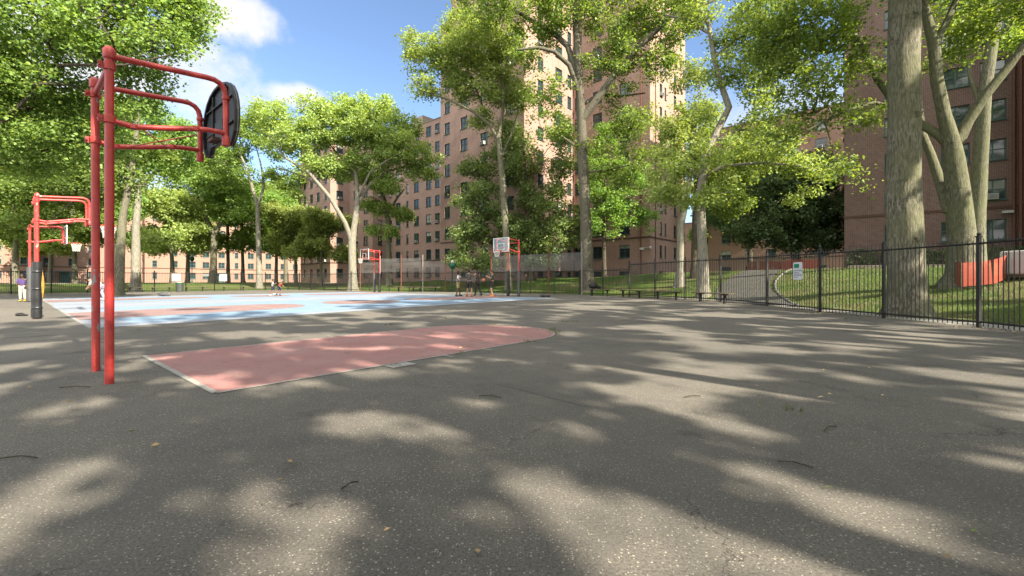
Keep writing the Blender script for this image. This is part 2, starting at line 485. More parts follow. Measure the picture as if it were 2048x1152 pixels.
M['pink'] = simple('pink_print', (0.55, 0.30, 0.30), 0.5, 0.4)
M['green'] = simple('green_metal', (0.012, 0.16, 0.085), 0.5, 0.4)
M['lampglass'] = simple('lamp_glass', (0.72, 0.66, 0.5), 0.3, 0.5)
M['ink'] = simple('sign_ink', (0.03, 0.05, 0.12), 0.6, 0.3)
M['signwhite'] = simple('sign_white', (0.70, 0.74, 0.80), 0.45, 0.4, 0, 0.04)
M['signgreen'] = simple('sign_green', (0.01, 0.25, 0.13), 0.5, 0.4)
M['binm'] = simple('bin_mesh', (0.06, 0.075, 0.065), 0.6, 0.4)
M['bagblack'] = simple('bag_black', (0.014, 0.014, 0.016), 0.5, 0.4, 0, 0.4, 12.0)
M['ball'] = simple('ball_orange', (0.45, 0.15, 0.05), 0.6, 0.3)
def fabric(n, c): 
    M[n] = simple('fabric_' + n, c, 0.9, 0.15, 0, 0.15, 14.0)
fabric('purple', (0.11, 0.07, 0.24)); fabric('cream', (0.62, 0.58, 0.50)); fabric('fwhite', (0.66, 0.66, 0.68)); fabric('khaki', (0.42, 0.36, 0.17))
fabric('charcoal', (0.055, 0.053, 0.05)); fabric('lav', (0.50, 0.48, 0.60)); fabric('fred', (0.50, 0.09, 0.08)); fabric('navy', (0.03, 0.04, 0.10)); fabric('forange', (0.70, 0.16, 0.03)); fabric('fyellow', (0.60, 0.45, 0.05)); fabric('dgrey', (0.11, 0.105, 0.10))
def skin_mat(n, c): M[n] = simple('complexion_' + n, c, 0.55, 0.35, 0, 0.08, 12)
skin_mat('skin_mid', (0.28, 0.14, 0.08)); skin_mat('skin_dark', (0.10, 0.048, 0.028)); skin_mat('skin_light', (0.50, 0.30, 0.21))
M['hair'] = simple('hair_dark', (0.012, 0.009, 0.008), 0.6, 0.3, 0, 0.3, 30)
# ------------------------------------------------------------------ world, sun, camera
sun_h = math.cos(R(SUN_EL))
to_sun = Vector((SUN_AZ[0] * sun_h, SUN_AZ[1] * sun_h, math.sin(R(SUN_EL))))
def build_world():
    w = bpy.data.worlds.new('World'); scn.world = w; w.use_nodes = True
    t = w.node_tree; t.nodes.clear()
    m = NT.__new__(NT); m.t = t
    out = t.nodes.new('ShaderNodeOutputWorld')
    sky = t.nodes.new('ShaderNodeTexSky'); sky.sky_type = 'NISHITA'; sky.sun_disc = False
    sky.sun_elevation = R(SUN_EL); sky.sun_rotation = math.atan2(SUN_AZ[0], SUN_AZ[1])
    sky.air_density = 1.0; sky.dust_density = 1.0; sky.ozone_density = 2.0; sky.altitude = 1200
    tc = t.nodes.new('ShaderNodeTexCoord'); d = tc.outputs['Generated']
    nz = m.noise(4.2, 8, 0.62, d); nz2 = m.noise(13, 6, 0.65, d)
    total = None
    def cloud(px, py, sx, sy, strength, lo=1.05, hi=0.35):
        nonlocal total
        c = Vector(((px - 1024) / F, 1, (HZ - py) / F)).normalized()
        rt = c.cross(Vector((0, 0, 1))).normalized(); up = rt.cross(c)
        def dotk(vec, k):
            nd = t.nodes.new('ShaderNodeVectorMath'); nd.operation = 'DOT_PRODUCT'
            t.links.new(d, nd.inputs[0]); nd.inputs[1].default_value = vec
            return m.math('DIVIDE', nd.outputs['Value'], k)
        a = dotk(rt, sx); b = dotk(up, sy); front = dotk(c, 1.0)
        r2 = m.math('ADD', m.math('MULTIPLY', a, a), m.math('ADD', m.math('MULTIPLY', m.math('SUBTRACT', b, m.math('DIVIDE', c.dot(up), sy)), m.math('SUBTRACT', b, m.math('DIVIDE', c.dot(up), sy))), 0.0))
        r = m.math('SQRT', r2)
        r = m.math('ADD', r, m.math('MULTIPLY', m.math('SUBTRACT', nz, 0.5), 2.2))
        r = m.math('ADD', r, m.math('MULTIPLY', m.math('SUBTRACT', nz2, 0.5), 0.8))
        k = m.math('MULTIPLY', m.ramp(r, hi, lo, 1.0, 0.0), strength)
        k = m.math('MULTIPLY', k, m.math('GREATER_THAN', front, 0.3))
        total = k if total is None else m.math('MAXIMUM', total, k)
    cloud(415, 12, 0.10, 0.045, 1.0)
    cloud(355, 90, 0.07, 0.03, 0.7)
    cloud(605, 192, 0.062, 0.022, 0.8)
    cloud(845, -22, 0.07, 0.02, 0.7)
    cloud(160, 140, 0.22, 0.11, 0.9)
    cloud(120, 330, 0.30, 0.06, 0.5)
    cloud(1560, 250, 0.30, 0.10, 0.45)
    cloud(-500, 200, 0.4, 0.12, 0.8)
    cloud(2600, 100, 0.5, 0.12, 0.8)
    # unseen bright clouds added behind the viewer and overhead as fill light
    sx = t.nodes.new('ShaderNodeSeparateXYZ'); t.links.new(d, sx.inputs[0])
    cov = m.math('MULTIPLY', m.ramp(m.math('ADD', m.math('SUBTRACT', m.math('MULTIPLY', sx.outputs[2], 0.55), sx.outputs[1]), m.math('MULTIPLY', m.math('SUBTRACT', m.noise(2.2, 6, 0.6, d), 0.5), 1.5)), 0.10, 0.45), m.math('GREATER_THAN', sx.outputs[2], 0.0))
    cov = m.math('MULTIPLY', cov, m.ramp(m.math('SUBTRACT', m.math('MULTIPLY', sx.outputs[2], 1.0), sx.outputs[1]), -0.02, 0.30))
    b1 = t.nodes.new('ShaderNodeBackground'); t.links.new(sky.outputs[0], b1.inputs[0]); b1.inputs[1].default_value = SKY_STR
    b2 = t.nodes.new('ShaderNodeBackground'); b2.inputs[0].default_value = (1.0, 0.985, 0.97, 1); b2.inputs[1].default_value = CLOUD_STR
    mx = t.nodes.new('ShaderNodeMixShader'); t.links.new(total, mx.inputs[0]); t.links.new(b1.outputs[0], mx.inputs[1]); t.links.new(b2.outputs[0], mx.inputs[2])
    b3 = t.nodes.new('ShaderNodeBackground'); b3.inputs[0].default_value = (1.0, 0.985, 0.955, 1); b3.inputs[1].default_value = FILL_BANK_STR
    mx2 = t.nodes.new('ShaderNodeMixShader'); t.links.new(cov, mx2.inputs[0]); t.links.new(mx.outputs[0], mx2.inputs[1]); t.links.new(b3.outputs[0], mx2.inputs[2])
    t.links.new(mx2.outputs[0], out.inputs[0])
FILL_BANK_STR = 0.57
SKY_STR, CLOUD_STR, SUN_STR, EXPO = 0.050, 0.19, 3.5, 2.56
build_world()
sl = bpy.data.lights.new('sun', 'SUN'); sl.energy = SUN_STR; sl.angle = R(0.7); sl.color = (1.0, 0.90, 0.73)
so = bpy.data.objects.new('sun', sl); COL.objects.link(so); so.rotation_euler = to_sun.to_track_quat('Z', 'Y').to_euler(); so.location = (40, -40, 60)
cd = bpy.data.cameras.new('camera'); cam = bpy.data.objects.new('camera', cd); COL.objects.link(cam)
cam.location = (0, 0, CAMH); cam.rotation_euler = (R(90), 0, 0)
cd.sensor_width = 36; cd.lens = F / 2048 * 36; cd.shift_y = -(576 - HZ) / 2048; cd.clip_end = 2000; cd.clip_start = 0.05
scn.camera = cam
scn.view_settings.view_transform = 'Standard'; scn.view_settings.look = 'None'; scn.view_settings.gamma = 1; scn.view_settings.exposure = EXPO
scn.cycles.max_bounces = 10; scn.cycles.transparent_max_bounces = 16; scn.cycles.diffuse_bounces = 7; scn.cycles.glossy_bounces = 2; scn.cycles.transmission_bounces = 8

# ------------------------------------------------------------------ ground
def build_ground():
    xs = np.concatenate([np.arange(-260, -62, 9.0), np.arange(-62, 46, 0.9), np.arange(46, 190, 9.0)])
    ys = np.concatenate([np.arange(-70, 2, 6.0), np.arange(2, 72, 0.9), np.arange(72, 330, 9.0)])
    XX, YY = np.meshgrid(xs, ys)
    ZZ = terrain(XX, YY)
    v = np.stack([XX.ravel(), YY.ravel(), ZZ.ravel()], 1)
    nx, ny = len(xs), len(ys)
    i, j = np.meshgrid(np.arange(nx - 1), np.arange(ny - 1)); a = (j * nx + i).ravel()
    q = np.stack([a, a + 1, a + nx + 1, a + nx], 1)
    o = mesh_np('lawn', v, q, M['grass'], smooth=True)
    tag(o, 'green lawn around the fenced playground, rising towards the brick buildings', kind='structure')

def sheet(poly, name, mat, dz, kind='structure', label=None, parent=None, zfun=None):
    """a flat sheet following the slight rise of the ground"""
    bm = bmesh.new()
    bm.faces.new([bm.verts.new((x, y, 0)) for x, y in poly])
    y0 = min(p[1] for p in poly); y1 = max(p[1] for p in poly)
    for y in np.arange(11, 25, 1.0):
        if y0 < y < y1:
            bmesh.ops.bisect_plane(bm, geom=bm.verts[:] + bm.edges[:] + bm.faces[:], plane_co=(0, y, 0), plane_no=(0, 1, 0))
    for v_ in bm.verts: v_.co.z = float(gz(v_.co.y)) + dz
    bmesh.ops.recalc_face_normals(bm, faces=bm.faces)
    for f in bm.faces:
        if f.normal.z < 0: f.normal_flip()
    me = bpy.data.meshes.new(name); bm.to_mesh(me); bm.free(); me.materials.append(mat)
    o = bpy.data.objects.new(name, me); COL.objects.link(o)
    if parent is not None: o.parent = parent
    return tag(o, label, kind=kind)

def sheets(polys, name, mat, dz, label=None):
    bm = bmesh.new()
    for poly in polys:
        b2 = bmesh.new()
        b2.faces.new([b2.verts.new((x, y, 0)) for x, y in poly])
        y0 = min(p[1] for p in poly); y1 = max(p[1] for p in poly)
        for y in np.arange(11, 25, 1.0):
            if y0 < y < y1:
                bmesh.ops.bisect_plane(b2, geom=b2.verts[:] + b2.edges[:] + b2.faces[:], plane_co=(0, y, 0), plane_no=(0, 1, 0))
        for v_ in b2.verts: v_.co.z = float(gz(v_.co.y)) + dz
        bmesh.ops.recalc_face_normals(b2, faces=b2.faces)
        for f in b2.faces:
            if f.normal.z < 0: f.normal_flip()
        tmp = bpy.data.meshes.new('t'); b2.to_mesh(tmp); b2.free(); bm.from_mesh(tmp); bpy.data.meshes.remove(tmp)
    me = bpy.data.meshes.new(name); bm.to_mesh(me); bm.free(); me.materials.append(mat)
    o = bpy.data.objects.new(name, me); COL.objects.link(o)
    return tag(o, label, kind='structure')

def rect_uv(u0, u1, v0, v1): return [uv(u0, v0), uv(u1, v0), uv(u1, v1), uv(u0, v1)]
def arc_uv(uc, vc, r, a0, a1, n=28): return [uv(uc + r * math.cos(R(a0 + (a1 - a0) * i / n)), vc + r * math.sin(R(a0 + (a1 - a0) * i / n))) for i in range(n + 1)]
def ring_uv(uc, vc, r, w, a0, a1, n=28):
    out = []
    for i in range(n):
        b0 = R(a0 + (a1 - a0) * i / n); b1 = R(a0 + (a1 - a0) * (i + 1) / n)
        out.append([uv(uc + q * math.cos(b), vc + q * math.sin(b)) for q, b in ((r - w, b0), (r, b0), (r, b1), (r - w, b1))])
    return out
def line_uv(u0, v0, u1, v1, w=0.05):
    d = np.array([u1 - u0, v1 - v0]); d /= np.linalg.norm(d); n_ = np.array([-d[1], d[0]]) * w / 2
    return [uv(u0 - n_[0], v0 - n_[1]), uv(u1 - n_[0], v1 - n_[1]), uv(u1 + n_[0], v1 + n_[1]), uv(u0 + n_[0], v0 + n_[1])]

def build_plaza():
    sheet(PLAZA, 'asphalt_ground', M['asphalt'], 0.0, label='worn grey asphalt of the playground dappled with shade')
    # near key
    hw = 1.83
    sheet(rect_uv(0, 5.75, -hw, hw)[:2] + arc_uv(5.75, 0, hw, -90, 90)[1:-1] + rect_uv(0, 5.75, -hw, hw)[2:], 'painted_key', M['keyred'], 0.004, label='faded red basketball key painted on the asphalt')
    L = [line_uv(0, -hw, 0, hw, 0.07), line_uv(0, -hw, 5.6, -hw, 0.05), line_uv(0.5, hw, 5.75, hw, 0.045), line_uv(5.75, -hw, 5.75, hw, 0.05)]
    L += ring_uv(5.75, 0, hw + 0.02, 0.04, -88, 90)
    for a in (125, 145, 165, 185, 205, 225): L += ring_uv(5.75, 0, hw, 0.045, a, a + 9, 4)
    L += [line_uv(2.05, -hw - 0.17, 2.45, -hw - 0.17, 0.24)]
    for u_ in (3.2, 4.1): L += [line_uv(u_, -hw - 0.24, u_, -hw - 0.03, 0.05)]
    for u_ in (3.2, 4.1): L += [line_uv(u_, hw + 0.03, u_, hw + 0.24, 0.05)]
    sheets(L, 'key_lines', M['line'], 0.008, 'worn white lines round the red key')
    sheets([line_uv(2.35, -3.75, 2.2, -5.1, 0.03), line_uv(-1.5, 6.9, 4.0, 6.9, 0.05)], 'old_lines', M['oldline'], 0.004, 'almost vanished old lines on the asphalt')
    # blue courts
    sheet(rect_uv(-0.05, 21.4, 8.2, 32.6), 'painted_court', M['pale'], 0.004, label='pale blue painted surround of the two far courts')
    B = []; RD = []; LN = []
    for vc in (13.4, 26.8):
        B.append(rect_uv(0.9 if vc < 20 else 1.6, 20.3, vc - 4.3, vc + 4.2))
        for s in (0, 1):
            e = 0 if s == 0 else 21.3; sg = 1 if s == 0 else -1
            RD.append([uv(e + sg * 0.0, vc - 1.83), uv(e + sg * 5.75, vc - 1.83)] + [uv(e + sg * (5.75 + 1.83 * math.cos(R(a))), vc + 1.83 * math.sin(R(a))) for a in range(-80, 81, 10)] + [uv(e + sg * 5.75, vc + 1.83), uv(e, vc + 1.83)])
            LN += [line_uv(e + sg * 5.75, vc - 1.83, e + sg * 5.75, vc + 1.83, 0.06), line_uv(e, vc - 1.83, e + sg * 5.75, vc - 1.83, 0.06), line_uv(e, vc + 1.83, e + sg * 5.75, vc + 1.83, 0.06)]
        RD.append(arc_uv(10.65, vc, 1.9, 0, 360, 36)[:-1])
        LN += ring_uv(10.65, vc, 1.93, 0.06, 0, 360, 40)
        LN += [line_uv(10.65, vc - 5.1, 10.65, vc + 5.1, 0.06), line_uv(0, vc + 5.1, 21.3, vc + 5.1, 0.06), line_uv(0, vc - 5.16, 21.3, vc - 5.16, 0.06)]
        LN += [line_uv(0.0, vc - 5.1, 0.0, vc + 5.1, 0.07), line_uv(21.3, vc - 5.1, 21.3, vc + 5.1, 0.07)]
    sheets(B, 'court_field', M['blue'], 0.008, 'blue painted playing fields of the far courts')
    sheets(RD, 'court_keys', M['courtred'], 0.012, 'red painted keys and centre circles of the blue courts')
    sheets(LN, 'court_lines', M['line'], 0.016, 'white lines of the blue courts')

def ribbon(pts, width, name, mat, label, dz=0.03, t=0.02):
    P = [Vector((x, y, 0)) for x, y in pts]; Q = []
    for i in range(len(P) - 1):
        k = max(1, int((P[i + 1] - P[i]).length / 0.8))
        for j in range(k): Q.append(P[i].lerp(P[i + 1], j / k))
    Q.append(P[-1])
    for _ in range(6): Q = [Q[0]] + [(Q[i - 1] + Q[i] * 2 + Q[i + 1]) / 4 for i in range(1, len(Q) - 1)] + [Q[-1]]
    vs = []; n_ = 5
    for i, p in enumerate(Q):
        d = (Q[min(i + 1, len(Q) - 1)] - Q[max(i - 1, 0)]).normalized(); n2 = Vector((-d.y, d.x, 0))
        for k in range(n_):
            q = p + n2 * (width * (k / (n_ - 1) - 0.5)); vs.append((q.x, q.y, 0))
    va = np.array(vs); va[:, 2] = terrain(va[:, 0], va[:, 1]) + dz
    fs = [(i * n_ + k, i * n_ + k + 1, (i + 1) * n_ + k + 1, (i + 1) * n_ + k) for i in range(len(Q) - 1) for k in range(n_ - 1)]
    m = MB(); m.raw(va.tolist(), fs); o = m.build(name, mat, smooth=True)
    return tag(o, label, kind='structure')

def build_paths():
    side = [(x + 1.0, y + 0.15) for x, y in FENCE_R[:6]] + [(12.3, 22.0), (11.6, 25.0), (10.6, 28.0), (9.8, 31.0)]
    ribbon(side, 1.15, 'fence_path', M['path'], 'pale concrete strip running along behind the iron fence', 0.025)
    ribbon([(11.6, 20.6), (12.6, 23.5), (14.5, 28), (18.5, 33.5), (25, 38.5), (38, 44)], 3.0, 'side_path', M['pathdark'], 'dark asphalt path curving up the lawn behind the fence', 0.05)
    pass
    ribbon([(-75, 38), (-55, 55), (-42, 66), (-30, 74), (-12, 62), (-3, 52)], 2.2, 'garden_path', M['path'], 'pale path across the far lawn', 0.05)
    # raised kerb of the lawn beside the side path
    m = MB()
    kp = [Vector((x, y, 0)) for x, y in [(13.0, 20.0), (14.1, 23.0), (16.2, 27.5), (20.0, 32.3), (26, 36.8)]]; kp = [kp[i].lerp(kp[i + 1], j / 5) for i in range(4) for j in range(5)] + [kp[-1]]
    for _ in range(8): kp = [kp[0]] + [(kp[i - 1] + kp[i] * 2 + kp[i + 1]) / 4 for i in range(1, len(kp) - 1)] + [kp[-1]]
    for pts in ([(q.x, q.y) for q in kp],):
        for a, b in zip(pts[:-1], pts[1:]):
            n_ = 1
            for i in range(n_):
                x0, y0 = a[0] + (b[0] - a[0]) * i / n_, a[1] + (b[1] - a[1]) * i / n_
                x1, y1 = a[0] + (b[0] - a[0]) * (i + 1) / n_, a[1] + (b[1] - a[1]) * (i + 1) / n_
                m.tube([(x0, y0, tz(x0, y0) + 0.06), (x1, y1, tz(x1, y1) + 0.02)], 0.07, 6)
    tag(m.build('lawn_kerb', M['kerb']), 'rounded stone kerb between the side path and lawn', kind='structure')

build_ground(); build_plaza(); build_paths()

# ------------------------------------------------------------------ trees
def grow(trunk, limbs, attr, rng, tip=0.011, step=0.55, up=0.5, expo=2.3):
    """trunk / limbs: polylines of (x,y,z,r). Branches reach out to every attractor. Returns positions, parents, radii, tips"""
    pos = []; par = []; rmin = []
    def add_poly(pl, root):
        P = np.array(pl, float); last = root
        for i in range(len(P) - 1):
            d = np.linalg.norm(P[i + 1, :3] - P[i, :3]); k = max(1, int(round(d / 0.5)))
            for j in range(k + (1 if i == len(P) - 2 else 0)):
                t = j / k; q = P[i] * (1 - t) + P[i + 1] * t
                if last is not None and root is not None and i == 0 and j == 0: continue
                pos.append(q[:3]); rmin.append(q[3]); par.append(-1 if last is None else last); last = len(pos) - 1
    add_poly(trunk, None)
    for lb in limbs:
        a = np.array(lb[0][:3]); D = np.linalg.norm(np.array(pos) - a, axis=1); root = int(D.argmin())
        add_poly(lb, root)
    nfix = len(pos)
    zfork = np.array([p[2] for p in trunk]).max() * 0
    A = np.array(attr); arr = np.zeros((nfix + len(A) * 30, 3)); arr[:nfix] = pos; cnt = nfix
    # trunk below first branches takes no shoots
    usable = np.zeros(len(arr), bool); usable[:nfix] = True
    zlow = A[:, 2].min() - 2.5; usable[:nfix] &= arr[:nfix, 2] > min(zlow, np.array(pos)[:, 2].max() - 2)
    D0 = np.array([np.linalg.norm(arr[:nfix] - a, axis=1).min() for a in A])
    tips = []
    for k in np.argsort(D0):
        a = A[k]; dv = a - arr[:cnt]; d = np.linalg.norm(dv, axis=1)
        cost = d + up * np.maximum(0, arr[:cnt, 2] - a[2]) + np.where(usable[:cnt], 0, 1e6)
        i = int(cost.argmin()); p0 = arr[i].copy(); dist = d[i]
        if dist < 0.25: tips.append(i); continue
        pi = par[i]
        dirn = (p0 - arr[pi]) / (np.linalg.norm(p0 - arr[pi]) + 1e-6) if pi >= 0 else np.array([0, 0, 1.0])
        ctrl = p0 + (a - p0) * 0.45 + dirn * dist * 0.16 + rng.normal(0, 0.07, 3) * dist
        n_ = int(min(28, max(2, dist / step))); last = i
        for s in range(1, n_ + 1):
            t = s / n_; q = p0 * (1 - t) ** 2 + 2 * t * (1 - t) * ctrl + a * t * t
            q = q + (rng.normal(0, 0.05, 3) if s < n_ else 0)
            arr[cnt] = q; usable[cnt] = True; par.append(last); rmin.append(0); last = cnt; cnt += 1
        tips.append(last)
    n = cnt; rad = np.zeros(n); rp = np.zeros(n)
    for tt in set(tips): rp[tt] = max(rp[tt], tip ** expo)
    for i in range(n - 1, -1, -1):
        if rp[i] == 0: rp[i] = tip ** expo
        if par[i] >= 0 and i >= nfix: rp[par[i]] += rp[i]
    for i in range(n): rad[i] = max(rmin[i], min(rp[i] ** (1 / expo), 0.5) if i >= nfix else 0)
    for i in range(nfix, n):
        if par[i] >= 0: rad[i] = min(rad[i], rad[par[i]] * 0.9 if par[i] < nfix else rad[par[i]])
    return arr[:n], par, rad, tips

def skeleton_mesh(pos, par, rad, parent, mat, nfix_sides=14, flare=None, name='trunk', rmin_draw=0.0, rng=None):
    n = len(pos); kids = [[] for _ in range(n)]
    for i, p in enumerate(par):
        if p >= 0: kids[p].append(i)
    m = MB(); done = set(); stack = [(0, None)]
    while stack:
        i, frm = stack.pop(); ch = [] if frm is None else [frm]
        j = i
        while True:
            ch.append(j)
            if not kids[j]: break
            ks = sorted(kids[j], key=lambda k: -rad[k])
            for k in ks[1:]: stack.append((k, j))
            j = ks[0]
        rr = [rad[k] for k in ch]
        if frm is not None: rr[0] = min(rad[frm], rr[1] * 1.25)
        if max(rr) < rmin_draw or len(ch) < 2: continue
        big = max(rr); sides = nfix_sides if big > 0.2 else (7 if big > 0.06 else (5 if big > 0.025 else 3))
        pts = [pos[k] for k in ch]
        if frm is None and flare:
            wv = rng.uniform(0, 6.28, 4)
            def wob(ii, th, pts=pts, wv=wv):
                z = pts[ii][2] - pts[0][2]; f = math.exp(-z / flare[1])
                lob = 0.5 + 0.5 * math.sin(5 * th + wv[0]) * 0.6 + 0.2 * math.sin(3 * th + wv[1])
                return 1 + flare[0] * f * lob + 0.035 * math.sin(2 * th + wv[2] + z * 0.6) + 0.02 * math.sin(5 * th + wv[3] + z * 1.7)
            m.tube(pts, rr, sides, True, wob)
        else: m.tube(pts, rr, sides, True)
    return m.build(name, mat, parent, smooth=True, local=True, recalc=False)

def leaf_mesh(centers, dirs, rng, per, size, spread, mat, parent, flat=0.55, name='crown', droop=0.15):
    C = np.repeat(centers, per, axis=0); n = len(C)
    off = rng.normal(0, 1, (n, 3)); off *= (np.abs(rng.normal(0.75, 0.35, n)) / (np.linalg.norm(off, axis=1) + 1e-6))[:, None]
    off *= np.array([spread, spread, spread * flat]); P = C + off
    P[:, 2] -= droop * (off[:, 0] ** 2 + off[:, 1] ** 2) / max(spread, .1)
    ax = rng.normal(0, 1, (n, 3)); ax[:, 2] *= 0.45; ax[:, :2] += off[:, :2] * 0.8; ax[:, 2] -= 0.15; ax /= np.linalg.norm(ax, axis=1)[:, None]
    nm = rng.normal(0, 1.0, (n, 3)); cc = C.mean(0); rad_ = C - cc; rad_ /= np.linalg.norm(rad_, axis=1)[:, None] + 1e-6; nm += rad_ * 0.55; nm[:, 2] += 0.45
    side = np.cross(ax, nm); side /= np.linalg.norm(side, axis=1)[:, None] + 1e-6; up = np.cross(side, ax)
    L = size * rng.uniform(0.5, 1.45, n)[:, None]; Wd = L * rng.uniform(0.30, 0.44, n)[:, None]
    fold = Wd * 0.35
    v0 = P - ax * L * 0.5; v1 = P + side * Wd + up * fold + ax * L * 0.06; v2 = P + ax * L * 0.5 - up * L * 0.12; v3 = P - side * Wd + up * fold + ax * L * 0.06
    verts = np.stack([v0, v1, v2, v3], 1).reshape(-1, 3)
    quads = np.arange(n * 4).reshape(-1, 4)
    return mesh_np(name, verts, quads, mat, parent)

def lobe_points(lobes, n, rng, base):
    vol = np.array([l[3] * l[4] * l[5] for l in lobes]) ** 0.72; w = vol / vol.sum()
    out = []
    for l, k in zip(lobes, np.round(w * n).astype(int)):
        d = rng.normal(0, 1, (max(k, 3), 3)); d /= np.linalg.norm(d, axis=1)[:, None]
        r = rng.uniform(0.05, 1, len(d)) ** 0.42
        p = d * r[:, None] * np.array(l[3:6]) + np.array(l[:3])
        out.append(p)
    return np.concatenate(out) - np.array(base)

def make_tree(name, label, base, trunk, limbs, lobes, leafmat, barkmat, ntips=150, per=60, lsize=0.2, spread=0.55, group=None, seed=1, flare=(0.55, 0.45), flat=0.55, sides=14, extra=0.45, rmin_draw=0.0):
    """trunk/limbs/lobes in world coordinates"""
    rng = np.random.default_rng(seed)
    ntips = int(ntips * 1.4); per = int(per * 1.35); lsize *= 0.84; spread *= 1.28; flat = min(.85, flat * 1.25)
    root = empty(name, base, 0, label, 'tree', group)
    b = np.array(base)
    tl = [(x - b[0], y - b[1], z - b[2], r) for x, y, z, r in trunk]
    ll = [[(x - b[0], y - b[1], z - b[2], r) for x, y, z, r in lb] for lb in limbs]
    att = lobe_points(lobes, ntips, rng, b)
    pos, par, rad, tips = grow(tl, ll, att, rng)
    skeleton_mesh(pos, par, rad, root, barkmat, sides, flare, rng=rng, rmin_draw=rmin_draw)
    # leaf clusters: at tips and back along thin twigs
    cen = [pos[t] for t in tips]
    thin = [i for i in range(len(pos)) if rad[i] < 0.03 and par[i] >= 0]
    rng.shuffle(thin)
    cen += [pos[i] + rng.normal(0, 0.15, 3) for i in thin[:int(len(tips) * extra)]]
    cen = np.array(cen) + rng.normal(0, spread * .25, (len(cen), 3))
    leaf_mesh(cen, None, rng, per, lsize, spread, leafmat, root, flat)
    return root

def PL(pix, Y, jit=0.0, seed=0):
    """polyline from photo positions at distance Y (or per-point distance): (px, py, r[, dY])"""
    out = []
    for p in pix:
        y = Y + (p[3] if len(p) > 3 else 0)
        out.append((*W(p[0], p[1], y), p[2]))
    return out
def LB(lst, Y):
    out = []
    for p in lst:
        y = Y + (p[5] if len(p) > 5 else 0)
        x, yy, z = W(p[0], p[1], y); out.append((x, yy, z, p[2], p[3], p[4]))
    return out
def base_at(px, Y):
    x = X_at(px, Y); return (x, Y, tz(x, Y) - 0.05)
# ------------------------------------------------------------------ the trees of the photograph
def root_pts(b, pix, Y, r0):
    p = PL(pix, Y); return [(b[0], b[1], b[2] - 0.15, r0)] + p

